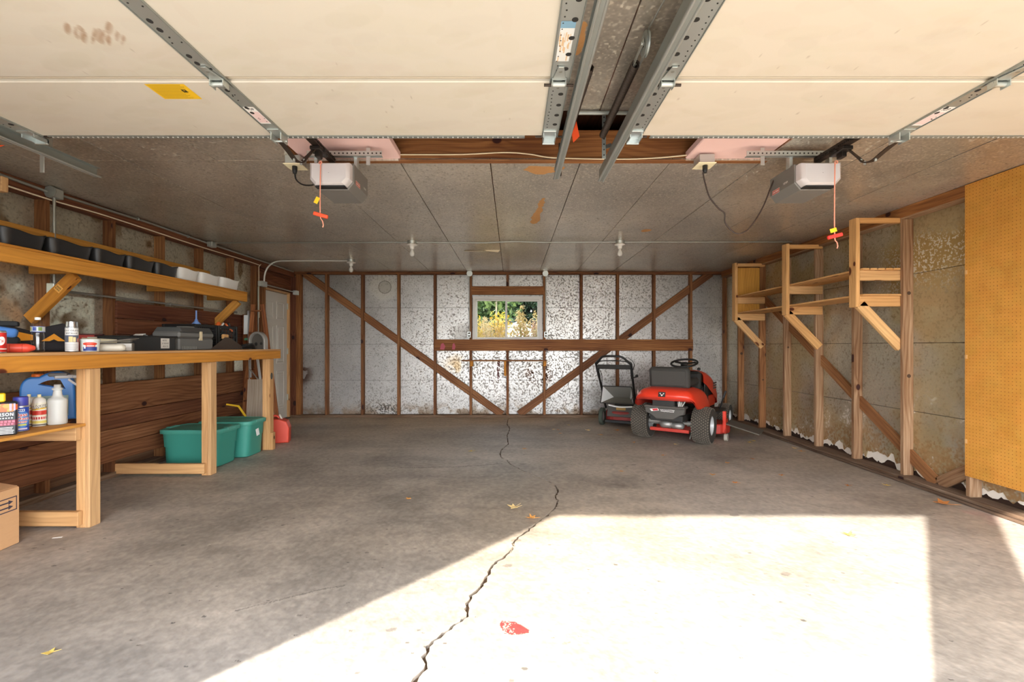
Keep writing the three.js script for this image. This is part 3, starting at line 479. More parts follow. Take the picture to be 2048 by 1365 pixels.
// ---------- left wall shelf with its bins ----------
const SHY = 1.856;
{
  const u = thing('plank_shelf', 'long orange pine shelf on diagonal braces along the left wall above the bench', 'shelf', [0, 0, 0]);
  M('front_rail', ext(-3.278, -3.24, SHY - 0.118, SHY - 0.018, 0.9, 5.73, 0.003), W_ORANGE[0], u);
  M('shelf_top', ext(LF + 0.002, -3.24, SHY - 0.017, SHY, 0.9, 5.735, 0.002), W_ORANGE[1], u);
  M('back_cleat', ext(LF + 0.002, LF + 0.04, 1.95, 2.085, 0.9, 5.57, 0.003), W_ORANGE[2], u);
  for (const d of [1.2, 2.4, 3.6, 4.75, 5.68]) M('arm', ext(LF - 0.05, -3.28, SHY - 0.106, SHY - 0.019, d - 0.04, d - 0.002, 0.003), pick(W_ORANGE), u);
  for (const d of [1.16, 3.56, 5.68]) {
    const b = M('diagonal_brace', beam(V(-3.69, 1.40, d + 0.02), V(-3.335, 1.74, d + 0.02), 0.089, 0.038, new THREE.Vector3(0, 0, 1)), pick(W_ORANGE), u);
  }
  { const tx = canvasTex(128, 128, (g) => { g.clearRect(0, 0, 128, 128); g.fillStyle = '#eeb45c'; g.fillRect(0, 0, 128, 128); g.fillStyle = '#3c2a16'; for (let i = 0; i < 9; i++) { g.fillRect(14 + i * 11, 24 + 4 * hash(i), 5, 34); g.fillRect(12 + i * 11, 72, 3 + 5 * hash(i + 4), 30); } });
    const g = new THREE.PlaneGeometry(0.055, 0.05); g.rotateZ(-0.75); M('grade_stamp', g.translate(-3.45, 1.635, -(3.56 - 0.0005 + 0.001 - 0.0015)), std({ map: tx, roughness: 0.8 }), u); }
}
{ const o = M('shelf_arm', ext(LF - 0.05, -3.255, 2.19, 2.285, 2.985, 3.027, 0.003), W_LEG[0]); tag(o, 'short pine arm jutting from the left wall high above the long shelf', 'shelf arm'); }
function bin(L, W, H, wave) {                                     // open tapered bin with a wavy rim, along depth L
  const N = 64, rows = [], pt = (t, k, y) => { const a = t * 6.283, n = 6, c = Math.cos(a), s = Math.sin(a), r = 1 / Math.pow(Math.abs(c) ** n + Math.abs(s) ** n, 1 / n); return [c * r * W / 2 * k, y, s * r * L / 2 * k]; };
  const rim = (t) => { const a = t * 6.283; return H - wave * Math.max(0, Math.cos(2 * a)) ** 0.8 * (0.55 - 0.25 * Math.sin(3 * a)); };
  const ring = (k, f) => { const r = []; for (let i = 0; i <= N; i++) { const t = i / N; r.push(pt(t, k(t), f(t))); } return r; };
  rows.push(ring(() => 0.001, () => 0), ring(() => 0.86, () => 0), ring(() => 0.88, () => 0.012), ring(() => 0.97, (t) => rim(t) - 0.012), ring(() => 1.0, (t) => rim(t) - 0.01), ring(() => 1.0, rim), ring(() => 0.965, rim), ring(() => 0.94, (t) => rim(t) - 0.015), ring(() => 0.85, () => 0.015), ring(() => 0.001, () => 0.015));
  return gridGeo(rows);
}
{
  const blk = std({ color: C('#242425'), roughness: 0.38 }), wht = std({ color: C('#e6e6e2'), roughness: 0.45 });
  const edges = [3.0, 3.32, 3.69, 4.0, 4.32, 4.62, 4.93, 5.28, 5.66], lab = ['black plastic bin on the long shelf, nearest of the black row', 'black plastic bin on the long shelf, second of the black row', 'black plastic bin on the long shelf, middle of the black row', 'black plastic bin on the long shelf, fourth of the black row', 'black plastic bin on the long shelf touching the white bins', 'white plastic bin on the long shelf touching the black bins', 'white plastic bin on the long shelf, middle of the three white ones', 'white plastic bin at the far end of the long shelf'];
  for (let i = 0; i < 8; i++) { const L = edges[i + 1] - edges[i] - 0.006, t = thing('storage_bin', lab[i], 'bin', [-3.43, SHY + 0.0005, (edges[i] + edges[i + 1]) / 2], 0, 'bins on the long shelf'); M('tub', bin(L, 0.33, i < 5 ? 0.12 : 0.125, i < 5 ? 0.03 : 0.02), i < 5 ? blk : wht, t); }
}
// ---------- workbench ----------
const BT = 1.16;
{
  const u = thing('workbench', 'long orange pine workbench with square legs along the left wall', 'workbench', [0, 0, 0]);
  M('bench_top', ext(LF + 0.03, -2.752, BT - 0.018, BT, 1.75, 5.575, 0.002), W_LEG[1], u);
  M('front_rail', ext(-2.79, -2.752, BT - 0.109, BT - 0.019, 1.75, 5.57, 0.003), W_ORANGE[1], u);
  M('end_rail', ext(LF + 0.03, -2.791, BT - 0.109, BT - 0.019, 5.53, 5.57, 0.003), W_ORANGE[0], u);
  M('back_rail', ext(LF + 0.03, LF + 0.068, BT - 0.109, BT - 0.019, 1.75, 5.525, 0.003), W_ORANGE[0], u);
  for (const d of [1.85, 3.077, 4.32, 5.374]) {
    M('leg', ext(-2.868, -2.812, 0.001, BT - 0.11, d, d + 0.089, 0.004), pick(W_LEG), u); M('leg', ext(-2.811, -2.779, 0.001, BT - 0.11, d, d + 0.086, 0.004), pick(W_LEG), u);
    if (d < 5) M('stretcher', ext(XL + 0.02, -2.819, 0.025, 0.118, d - 0.039, d - 0.001, 0.004), pick(W_LEG), u);
    if (d > 1.9) M('cross_rail', ext(LF + 0.03, -2.79, BT - 0.109, BT - 0.019, d + 0.1, d + 0.138, 0.003), W_LEG[0], u);
  }
  { const tx = canvasTex(64, 128, (g) => { g.fillStyle = '#e3b478'; g.fillRect(0, 0, 64, 128); g.fillStyle = '#3a2a1a'; for (let i = 0; i < 10; i++) { g.fillRect(8, 6 + i * 12, 20, 5 + 3 * hash(i)); g.fillRect(36, 8 + i * 12, 14 + 8 * hash(i + 3), 6); } }); const g = new THREE.PlaneGeometry(0.035, 0.075); M('grade_stamp', g.translate(-3.22, 0.072, -3.0373), std({ map: tx, roughness: 0.8 }), u); }
  M('foot_block', ext(-2.778, -2.75, 0.001, 0.2, 5.38, 5.44, 0.003), W_LEG[1], u);
  // lower shelf
  M('lower_shelf', ext(-3.4, -2.8, 0.672, 0.69, 1.8, 3.075, 0.002), W_ORANGE[2], u);
  M('lower_shelf_rail', ext(-3.4, -2.83, 0.582, 0.671, 3.035, 3.074, 0.003), W_LEG[0], u);
  M('lower_shelf_rail', ext(-3.4, -2.83, 0.582, 0.671, 1.94, 1.98, 0.003), W_LEG[0], u);
  { const kM = std({ color: C('#4c4a44'), roughness: 0.8 }); const g = new THREE.SphereGeometry(0.03, 14, 10); g.scale(0.04, 1.3, 0.9); M('paint_spot', g.translate(-2.7785, 0.85, -5.41), kM, u); }
}

// ---------- overhead garage doors, rolled up under the ceiling ----------
const DY = 2.289, DREAR = 2.427, SEC = 0.53;
const doorMaps = [0, 1].map((n) => canvasTex(1024, 256, (g, W, H) => {
  g.fillStyle = n ? '#dacfbd' : '#d7cfbf'; g.fillRect(0, 0, W, H);
  for (let i = 0; i < 500; i++) { g.fillStyle = `rgba(150,130,100,${0.015 + 0.02 * hash(i + n * 77)})`; g.beginPath(); g.ellipse(hash(i * 2 + 1 + n) * W, hash(i * 2 + 9) * H, 6 + 60 * hash(i + 3), 2 + 6 * hash(i + 4), (hash(i) - 0.5) * 0.3, 0, 7); g.fill(); }
  for (let i = 0; i < 60; i++) { g.fillStyle = 'rgba(110,90,70,0.25)'; g.fillRect(hash(i * 3 + 2) * W, hash(i * 3 + 5 + n) * H, 1 + 3 * hash(i), 1 + 2 * hash(i + 8)); }
  if (!n) { g.fillStyle = 'rgba(140,100,70,0.30)'; for (let i = 0; i < 26; i++) { g.beginPath(); g.ellipse((0.355 + hash(i + 30) * 0.06) * W, (0.40 + hash(i + 60) * 0.045) * H, 4 + 10 * hash(i), 0.5 + 1.2 * hash(i + 2), 0.3, 0, 7); g.fill(); } }
}));
const creamM = doorMaps.map((m) => std({ map: m, roughness: 0.45 })), creamLip = std({ color: C('#c9bea9'), roughness: 0.55 });
const hole = (x, d, rx, rd, y) => { const g = new THREE.CylinderGeometry(1, 1, 0.0015, 12); g.scale(rx, 1, rd); return g.translate(x, y, -d); };
function hinge(x, d, parent, big) {
  const y = DY - 0.006;
  const t = new THREE.Shape(); t.moveTo(-0.026, 0); t.lineTo(0.026, 0); t.lineTo(0.009, 0.085); t.lineTo(-0.009, 0.085);
  const tri = new THREE.ExtrudeGeometry(t, { depth: 0.003, bevelEnabled: true, bevelSize: 0.002, bevelThickness: 0.001, bevelSegments: 1 }); tri.rotateX(Math.PI / 2); tri.scale(1, 1, 1);
  const parts = [tri.clone().translate(x, y - 0.002, -(d - 0.012) + 0.085 - 0.085).applyMatrix4(new THREE.Matrix4()), pipe(V(x - 0.03, y - 0.014, d + 0.004), V(x + 0.03, y - 0.014, d + 0.004), 0.011, 10), ext(x - 0.028, x + 0.028, y - 0.008, y - 0.003, d + 0.01, d + 0.05, 0.002)];
  for (const s of [-0.027, 0.027]) parts.push(ext(x + s - 0.002, x + s + 0.002, y - 0.03, y, d - 0.02, d + 0.022, 0.001));
  const bolts = [hole(x, d - 0.07, 0.007, 0.007, y - 0.006), hole(x, d + 0.04, 0.006, 0.006, y - 0.009)];
  const h = M('hinge', merge(parts), galv, parent); M('bolt', merge(bolts), conduitM, h);
}
function garageDoor(x0, x1, n, label, stickers) {
  const t = thing('garage_door', label, 'garage door', [0, 0, 0]), xm = (x0 + x1) / 2 + (n ? 0.03 : -0.06);
  for (let k = 0; k < 4; k++) {
    const d1 = DREAR - k * SEC, d0 = d1 - SEC;
    M('section', setUV(ext(x0, x1, DY, DY + 0.042, d0 + 0.034, d1 - 0.002, 0.004), (x, y, d) => [(x - x0) / (x1 - x0), (k * 0.25 + (d - d0) / SEC * 0.25 + (n ? 0 : 0.2)) % 1]), creamM[n], t);
    M('section_lip', merge([ext(x0, x1, DY + 0.010, DY + 0.04, d0 + 0.0175, d0 + 0.030, 0.002), ext(x0, x1, DY + 0.014, DY + 0.04, d0 + 0.004, d0 + 0.0145, 0.002)]), creamLip, t);
  }
  const stile = (a, b, holes) => {
    const s = M('stile', ext(a, b, DY - 0.005, DY - 0.0005, 0.31, DREAR - 0.004, 0.001), galv, t), hs = [];
    M('stile_edge', merge([ext(a - 0.004, a, DY - 0.009, DY, 0.31, DREAR - 0.004, 0.001), ext(b, b + 0.004, DY - 0.009, DY, 0.31, DREAR - 0.004, 0.001)]), galvDark, s);
    if (holes === 2) { for (let d = 0.45; d < DREAR - 0.12; d += 0.092) hs.push(hole((a + b) / 2 + (b - a) * 0.2 * (n ? -1 : 1), d, 0.011, 0.011, DY - 0.0056)); for (let d = 0.43; d < DREAR - 0.1; d += 0.03) hs.push(hole((a + b) / 2 - (b - a) * (0.24 + 0.1 * hash(Math.round(d * 100))) * (n ? -1 : 1), d, 0.0028, 0.0028, DY - 0.0056)); }
    else for (let d = 0.42; d < DREAR - 0.15; d += 0.19) { for (const o of [0, 0.045]) hs.push(hole((a + b) / 2 - 0.012, d + o, 0.009, 0.012, DY - 0.0056)); for (let k = 0; k < 4; k++) hs.push(hole((a + b) / 2 + rr(-0.02, 0.02), d + 0.1 + rr(-0.03, 0.03), 0.003, 0.003, DY - 0.0056)); }
    M('punched_holes', merge(hs), holeM, s).userData.kind = 'stuff';
  };
  stile(xm - 0.032, xm + 0.032, 1); stile(x0 + 0.004, x0 + 0.078, 2); stile(x1 - 0.078, x1 - 0.004, 2);
  for (const k of [0, 1, 2]) for (const x of [xm, x0 + 0.045, x1 - 0.045]) { const d = DREAR - SEC * (k + 1); hinge(x, d + 0.012, t); if (x !== xm) M('roller', merge([pipe(V(x - 0.06, DY - 0.022, d + 0.018), V(x + 0.06, DY - 0.022, d + 0.018), 0.006, 8)]), darkSteel, t); }
  for (const s of [0, 1]) { const x = s ? x1 - 0.045 : x0 + 0.045; const b = M('top_bracket', merge([ext(x - 0.033, x + 0.033, DY - 0.012, DY - 0.004, DREAR - 0.075, DREAR + 0.03, 0.002), ext(x - 0.033, x + 0.033, DY - 0.035, DY - 0.01, DREAR + 0.018, DREAR + 0.03, 0.002), ext(x - 0.033, x - 0.027, DY - 0.03, DY - 0.004, DREAR - 0.05, DREAR + 0.03, 0.001), ext(x + 0.027, x + 0.033, DY - 0.03, DY - 0.004, DREAR - 0.05, DREAR + 0.03, 0.001)]), std({ color: C('#c9d0cf'), metalness: 0.8, roughness: 0.32 }), t); M('roller', pipe(V(x - 0.07, DY + 0.0, DREAR + 0.01), V(x + 0.07, DY + 0.0, DREAR + 0.01), 0.006, 8), darkSteel, b); }
  { const a = x0 + (n ? 0.13 : 0.1), b = x1 - (n ? 0.1 : 0.17), s = M('strut', merge([ext(a, b, DY - 0.002, DY + 0.034, DREAR, DREAR + 0.003, 0.001), ext(a, b, DY - 0.004, DY - 0.001, DREAR - 0.006, DREAR + 0.022, 0.001)]), galvDark, t), dots = [];
    for (let x = a + 0.02; x < b - 0.01; x += 0.026) dots.push(hole(x, DREAR + 0.008, 0.004, 0.005, DY - 0.0042)); M('perforation', merge(dots), whitePl, s).userData.kind = 'stuff'; }
  for (const [a, b, c, d, m, nm] of stickers) { const g = new THREE.PlaneGeometry(b - a, d - c); g.rotateX(Math.PI / 2); M(nm, g.translate((a + b) / 2, DY - 0.0062 + (nm === 'warning_label' ? 0.0055 : 0), -(c + d) / 2), m, t); }
  // J shaped arm to the opener trolley
  const sgn = n ? -1 : 1, tx = n ? 1.905 : -1.116, bk = [];
  bk.push(ext(xm - 0.028, xm - 0.022, DY - 0.045, DY - 0.004, DREAR - 0.06, DREAR + 0.01, 0.001), ext(xm + 0.022, xm + 0.028, DY - 0.045, DY - 0.004, DREAR - 0.06, DREAR + 0.01, 0.001), ext(xm - 0.03, xm + 0.03, DY - 0.009, DY - 0.005, DREAR - 0.09, DREAR + 0.01, 0.001), pipe(V(xm - 0.036, DY - 0.032, DREAR - 0.01), V(xm + 0.036, DY - 0.032, DREAR - 0.01), 0.006, 8));
  M('arm_bracket', merge(bk), galv, t);
  const path = [V(xm, DY - 0.032, DREAR - 0.01), V(mix(xm, tx, 0.08), DY - 0.055, DREAR + 0.07), V(mix(xm, tx, 0.16), DY - 0.075, DREAR + 0.14), V(mix(xm, tx, 0.3), DY - 0.066, DREAR + 0.18), V(mix(xm, tx, 0.48), DY - 0.03, DREAR + 0.205), V(tx, DY + 0.05, DREAR + 0.25)], seg = [];
  const cv = new THREE.CatmullRomCurve3(path), P = cv.getPoints(24); for (let i = 0; i < 24; i++) seg.push(beam(P[i], P[i + 1].clone().addScaledVector(P[i + 1].clone().sub(P[i]).normalize(), 0.004), 0.028, 0.006, new THREE.Vector3(0, 1, 0.5), 0.0005));
  const arm = M('lift_arm', merge(seg), darkSteel, t); M('bolt', merge([8, 14, 17].map((i) => new THREE.CylinderGeometry(0.007, 0.007, 0.02, 8).translate(P[i].x, P[i].y - 0.004, P[i].z))), galv, arm);
  return t;
}
const topTex = canvasTex(128, 256, (g) => { g.fillStyle = '#efece6'; g.fillRect(0, 0, 128, 256); g.fillStyle = '#ecd0cc'; g.fillRect(8, 70, 112, 170); g.fillStyle = '#222'; g.font = 'bold 44px sans-serif'; g.textAlign = 'center'; g.fillText('TOP', 64, 50); });
const warnTex = canvasTex(512, 256, (g) => { g.fillStyle = '#f0c020'; g.fillRect(0, 0, 512, 256); g.fillStyle = '#5a4614'; for (let i = 0; i < 17; i++) g.fillRect(20, 14 + i * 14, 330 + 130 * hash(i), 3); g.fillStyle = '#2a2210'; g.fillRect(380, 90, 60, 50); g.fillStyle = '#f0c020'; g.fillRect(400, 104, 20, 12); });
const paperTex = canvasTex(128, 256, (g) => { g.fillStyle = '#dfe0dc'; g.fillRect(0, 0, 128, 256); g.fillStyle = '#7fa6bd'; g.fillRect(0, 0, 128, 40); g.fillStyle = '#d8b890'; for (let i = 0; i < 30; i++) g.fillRect(hash(i) * 110, 60 + hash(i + 5) * 180, 4 + 14 * hash(i + 7), 20 + 40 * hash(i + 9)); });
const tm = std({ map: topTex, roughness: 0.6 });
garageDoor(-2.507, 0.236, 0, 'cream overhead garage door with the yellow warning label', [[-1.53, -1.365, 1.945, 2.063, std({ map: warnTex, roughness: 0.6 }), 'warning_label'], [-1.222, -1.172, 2.12, 2.28, tm, 'sticker'], [0.165, 0.215, 1.56, 1.78, std({ map: paperTex, roughness: 0.7 }), 'torn_label']]);
garageDoor(0.586, 3.329, 1, 'cream overhead garage door beside the orange pegboard', [[1.963, 2.013, 2.12, 2.3, tm, 'sticker']]);
// ---------- tracks, springs and hangers ----------
function track(name, x, w, dEnd, label, open) {
  const s = [[-w / 2, 0], [-w / 2, 0.028], [-w / 2 + 0.003, 0.028], [-w / 2 + 0.003, 0.003], [w / 2 - 0.003, 0.003], [w / 2 - 0.003, 0.028], [w / 2, 0.028], [w / 2, 0]];
  const t = thing(name, label, 'track', [0, 0, 0]), g = extrude(s.map(([a, b]) => [b * open, a]), dEnd - 0.5); g.translate(x, 2.272, -dEnd); M('channel', g, galvDark, t);
  M('rounded_lip', merge([pipe(V(x + 0.026 * open, 2.272 - w / 2, 0.5), V(x + 0.026 * open, 2.272 - w / 2, dEnd), 0.006, 8), pipe(V(x, 2.272 - w / 2 + 0.004, 0.5), V(x, 2.272 - w / 2 + 0.004, dEnd), 0.007, 8)]), galv, t);
  return t;
}
const trA = track('door_track', 0.29, 0.055, 2.93, 'galvanised door track beside the door with the yellow label, in the centre gap', -1);
const trB = track('door_track', 0.548, 0.07, 2.95, 'wide galvanised door track beside the door at the pegboard side, in the centre gap', 1);
const trC = track('door_track', -2.575, 0.055, 2.9, 'galvanised door track end above the junction box on the left wall', 1);
track('door_track', 3.4, 0.055, 2.9, 'galvanised door track along the right wall over the pegboard', -1);
M('hanger', ext(0.288, 0.305, 2.25, 2.45, 2.88, 2.9, 0.001), darkSteel, trA);
{ const h = M('hanger', ext(0.5, 0.522, 2.24, 2.5, 2.6, 2.604, 0.001), galvDark, trB); const hs = []; for (let y = 2.26; y < 2.49; y += 0.03) { const c = new THREE.CylinderGeometry(0.004, 0.004, 0.0015, 8); c.rotateX(Math.PI / 2); hs.push(c.translate(0.511, y, -2.5992)); } M('punched_holes', merge(hs), holeM, h).userData.kind = 'stuff';
  M('hanger_brace', beam(V(0.505, 2.3, 2.6), V(0.56, 2.33, 2.63), 0.022, 0.004, new THREE.Vector3(0, 0, 1)), galvDark, trB); }
M('bracket', merge([ext(-2.69, -2.625, 2.255, 2.262, 2.3, 2.46, 0.001), ext(-2.63, -2.625, 2.2, 2.33, 2.3, 2.36, 0.001), ext(-2.66, -2.6, 2.24, 2.36, 2.36, 2.366, 0.001)]), galv, trC);
M('hanger', merge([ext(-2.6, -2.575, 2.25, 2.43, 2.62, 2.624, 0.001), ext(-2.645, -2.62, 2.17, 2.3, 2.62, 2.624, 0.001)]), galv, trC);
{ const o = M('track_support', merge([ext(0.29, 0.64, 2.425, 2.429, 2.45, 2.48, 0.001), pipe(V(0.29, 2.425, 2.46), V(0.64, 2.425, 2.46), 0.011, 8)]), galvDark); tag(o, 'horizontal steel angle bar across the centre gap below the dark opening', 'bracket'); }
function spring(a, b, r, label) {
  const L = b.clone().sub(a).length(), turns = Math.round(L / 0.0075), pts = [], t = thing('extension_spring', label, 'spring');
  for (let i = 0; i <= turns * 10; i++) { const u = i / (turns * 10), an = u * turns * 6.283; pts.push(new THREE.Vector3(Math.cos(an) * r, u * L, Math.sin(an) * r)); }
  class Helix extends THREE.Curve { getPoint(u, v = new THREE.Vector3()) { const an = u * turns * 6.283; return v.set(Math.cos(an) * r, u * L, Math.sin(an) * r); } }
  const g = new THREE.TubeGeometry(new Helix(), turns * 12, 0.0036, 5), q = new THREE.Quaternion().setFromUnitVectors(new THREE.Vector3(0, 1, 0), b.clone().sub(a).normalize());
  g.applyQuaternion(q); g.translate(a.x, a.y, a.z); M('coil', g, darkSteel, t);
  M('cable', pipe(a, b, 0.003, 6), galvDark, t);
  return t;
}
spring(V(0.515, 2.375, 1.95), V(0.5, 2.36, 2.58), 0.016, 'dark steel extension spring hooked to the perforated hanger in the centre gap');
spring(V(0.325, 2.36, 1.95), V(0.31, 2.36, 2.6), 0.014, 'dark steel extension spring half hidden behind the narrow track in the centre gap');
{ const t = thing('pulley', 'steel pulley wheel above the open end of the spring in the centre gap', 'pulley', [0.52, 2.375, 1.82]); M('wheel', lathe([[0.012, -0.008], [0.045, -0.008], [0.047, -0.005], [0.04, 0], [0.047, 0.005], [0.045, 0.008], [0.012, 0.008]], 28).rotateZ(Math.PI / 2), galvDark, t); M('fork', merge([beam(V(0.013, 0, -0.02), V(0.013, 0, 0.14), 0.02, 0.003, new THREE.Vector3(1, 0, 0)), beam(V(-0.013, 0, -0.02), V(-0.013, 0, 0.14), 0.02, 0.003, new THREE.Vector3(1, 0, 0)), pipe(V(-0.018, 0, 0), V(0.018, 0, 0), 0.007, 8)]), galv, t); }
tag(M('lift_cable', tube([V(0.525, 2.42, 1.8), V(0.56, 2.4, 1.2), V(0.57, 2.38, 0.6)], 0.003), galv), 'thin steel lift cable running from the pulley in the centre gap', 'cable');
const flagM = std({ color: C('#f2541f'), roughness: 0.7 });
for (const [x, y, d, w, h, rz, lb] of [[0.335, 2.355, 2.5, 0.042, 0.135, 0.18, 'orange warning tag hanging from the spring in the centre gap'], [-2.72, 2.28, 2.5, 0.03, 0.06, -0.3, 'small orange tag hanging at the left wall end of a door track']]) { const g = extrude([[-w / 2, -h / 2], [w / 2, -h / 2 + 0.03], [w / 2 - 0.004, h / 2 - 0.02], [0, h / 2], [-w / 2, h / 2 - 0.03]], 0.0012); g.rotateZ(rz); g.rotateY(0.25); const t = tag(M('warning_tag', g.translate(x, y, -d), flagM), lb, 'tag'); }
// wire draped across the open strip
tag(M('wire', tube([V(-0.75, 2.475, 3.12), V(-0.35, 2.476, 3.12), V(-0.05, 2.487, 3.115), V(0.12, 2.476, 3.115), V(0.28, 2.45, 3.11), V(0.7, 2.437, 3.1), V(0.95, 2.445, 3.1), V(1.17, 2.468, 3.11)], 0.0045, 60, 6), std({ color: C('#e6d3ae'), roughness: 0.7 })), 'cream cable sagging across the joist in the ceiling gap', 'cable');
// ---------- openers ----------
const openerGrey = std({ color: C('#7d7a75'), roughness: 0.5, metalness: 0.15 }), lensM = new THREE.MeshPhysicalMaterial({ color: C('#efe9e9'), roughness: 0.35, transmission: 0.25, thickness: 0 });
const badge = canvasTex(256, 64, (g) => { g.fillStyle = '#c65a4a'; g.fillRect(0, 0, 256, 64); g.strokeStyle = '#eee'; g.lineWidth = 4; g.strokeRect(4, 4, 248, 56); g.fillStyle = '#f4eeea'; g.font = 'bold 34px sans-serif'; g.textAlign = 'center'; g.fillText('CRAFTSMAN', 128, 44); });
const hpTex = canvasTex(256, 64, (g) => { g.fillStyle = '#7d7a75'; g.fillRect(0, 0, 256, 64); g.fillStyle = '#f4eeea'; g.font = 'bold 44px sans-serif'; g.textAlign = 'center'; g.fillText('1/2 H.P.', 128, 48); });
function opener(x, side, label) {
  const t = thing('garage_opener', label, 'garage opener', [x, 0, 2.85]), w = 0.127;
  const prof = [[-w, 2.215], [-w + 0.035, 2.172], [w - 0.035, 2.172], [w, 2.215], [w, 2.325], [-w, 2.325]];
  M('housing', extrude(prof, 0.27, 0.004).translate(0, 0, -0.33), openerGrey, t);
  const lens = (k, z) => [[-w + 0.004, 2.218], [-w + 0.036, 2.182], [w - 0.036, 2.182], [w - 0.004, 2.218], [w - 0.004, 2.318], [-w + 0.004, 2.318]].map(([a, b]) => [a * k, 2.25 + (b - 2.25) * k, z]);
  const rows = [lens(1, -0.055), lens(1, -0.02), lens(0.97, -0.004), lens(0.84, 0.012), lens(0.02, 0.014)].map((r) => [...r, r[0]]);
  M('light_lens', toCreasedNormals(gridGeo(rows), 0.6), lensM, t);
  M('lens_trim', extrude([[-w + 0.034, 2.172], [w - 0.034, 2.172], [w - 0.04, 2.181], [-w + 0.04, 2.181]], 0.05).translate(0, 0, -0.06), blackPl, t);
  const bd = new THREE.PlaneGeometry(0.085, 0.03), hp = new THREE.PlaneGeometry(0.08, 0.024); for (const g of [bd, hp]) g.rotateY(side * Math.PI / 2);
  M('badge', bd.translate(side * (w + 0.0046), 2.225, side > 0 ? -0.13 : -0.26), std({ map: badge, roughness: 0.5 }), t); M('power_rating', hp.translate(side * (w + 0.0046), 2.245, side > 0 ? -0.27 : -0.15), std({ map: hpTex, roughness: 0.5 }), t);
  const xo = x < 0 ? -0.006 : 0.02;
  M('rail', merge([ext(xo - 0.004, xo + 0.004, 2.345, 2.385, -2.5, 0.1, 0.001), ext(xo - 0.018, xo + 0.018, 2.341, 2.346, -2.5, 0.1, 0.001)]), darkSteel, t);
  const links = []; for (let d = -0.5; d < 0.06; d += 0.016) for (const s of [-0.024, 0.024]) links.push(cbox(0.006, 0.009, 0.011, 0.001).translate(xo + s, 2.352, -d)); M('chain', merge(links), std({ color: C('#2c2622'), metalness: 0.6, roughness: 0.4 }), t).userData.kind = 'stuff';
  M('trolley', merge([ext(xo - 0.03, xo + 0.03, 2.315, 2.338, -0.2, -0.08, 0.004), ext(xo - 0.014, xo + 0.014, 2.285, 2.318, -0.17, -0.12, 0.003), pipe(V(xo - 0.04, 2.33, -0.14), V(xo + 0.04, 2.33, -0.14), 0.008, 8)]), std({ color: C('#2b2521'), roughness: 0.5, metalness: 0.5 }), t);
  const bx0 = side > 0 ? -0.17 : -0.42, bx1 = side > 0 ? 0.3 : 0.11, hs = []; const strap = M('support_strap', merge([ext(bx0, bx1, 2.385, 2.418, 0.07, 0.073, 0.001), ext(bx0, bx1, 2.385, 2.388, 0.07, 0.1, 0.001), ext(side > 0 ? 0.2 : -0.33, side > 0 ? 0.225 : -0.305, 2.33, 2.4, 0.075, 0.079, 0.001), ext(side > 0 ? 0.115 : -0.135, side > 0 ? 0.135 : -0.115, 2.325, 2.4, 0.1, 0.14, 0.001), ext(side > 0 ? -0.135 : 0.115, side > 0 ? -0.115 : 0.135, 2.325, 2.4, 0.1, 0.14, 0.001), ext(side > 0 ? 0.2 : -0.33, side > 0 ? 0.225 : -0.305, 2.4, 2.44, 0.075, 0.079, 0.001)]), galv, t);
  for (let a = bx0 + 0.02; a < bx1; a += 0.026) { const c = new THREE.CylinderGeometry(0.005, 0.005, 0.0015, 10); c.rotateX(Math.PI / 2); hs.push(c.translate(a, 2.402, -0.0695)); } M('punched_holes', merge(hs), holeM, strap).userData.kind = 'stuff';
  return t;
}
const opA = opener(-1.112, 1, 'grey and white garage opener unit beside the orange pull handle'), opB = opener(1.885, -1, 'grey and white garage opener unit beside the red and yellow pull handle');
const cordM = std({ color: C('#e8987f'), roughness: 0.8 }), plateM = std({ color: C('#f2e6bf'), roughness: 0.5 });
for (const [x, d, y0, y1, hex, lb, tilt, ty] of [[-1.157, 2.825, 2.31, 1.985, '#ee4f26', 'thin pull cord with orange handle under the opener at the left', -0.28, 2.065], [1.927, 2.795, 2.3, 1.852, '#e8352b', 'thin pull cord with red handle and yellow tag by the shelf brackets', 0.25, 1.875]]) {
  const t = thing('pull_cord', lb, 'pull cord', [x, 0, d]); M('cord', tube([V(0.002, y0, 0), V(-0.001, mix(y0, y1, 0.5), 0), V(0, y1, 0), V(0.012, y1 - 0.03, 0), V(0.018, y1 - 0.055, 0), V(0.014, y1 - 0.07, 0)], 0.0035, 40, 6), cordM, t);
  const h = new RoundedBoxGeometry(0.09, 0.022, 0.018, 3, 0.006); h.rotateZ(tilt); M('handle', h.translate(0.002, y1 + 0.004, 0), std({ color: C(hex), roughness: 0.5 }), t);
  const k = extrude([[-0.02, -0.012], [0.02, -0.012], [0.02, 0.012], [-0.02, 0.012]], 0.0015); k.rotateZ(tilt > 0 ? 0.3 : 1.1); M('tag', k.translate(-0.016, ty + (tilt > 0 ? 0.012 : 0.01), 0.012), std({ color: C('#f2c215'), roughness: 0.6 }), t);
  M('knot', new THREE.TorusGeometry(0.008, 0.0035, 6, 12).translate(0.004, y0 - 0.006, 0.008), cordM, t);
}
for (const [x, d, lb] of [[-1.425, 3.085, 'cream ceiling outlet with a short black cord beside the opener'], [1.26, 3.07, 'cream ceiling outlet with a long hanging cord under the pink board']]) { const t = thing('ceiling_outlet', lb, 'outlet', [x, 0, d]); M('box', ext(-0.05, 0.05, 2.385, 2.44, -0.05, 0.05, 0.003), galv, t); M('cover_plate', ext(-0.058, 0.058, 2.378, 2.385, -0.058, 0.058, 0.003), plateM, t); M('plug', lathe([[0, 0], [0.012, 0], [0.016, 0.02], [0.016, 0.05], [0, 0.05]], 12).translate(0, 2.33, 0.015), blackPl, t); }
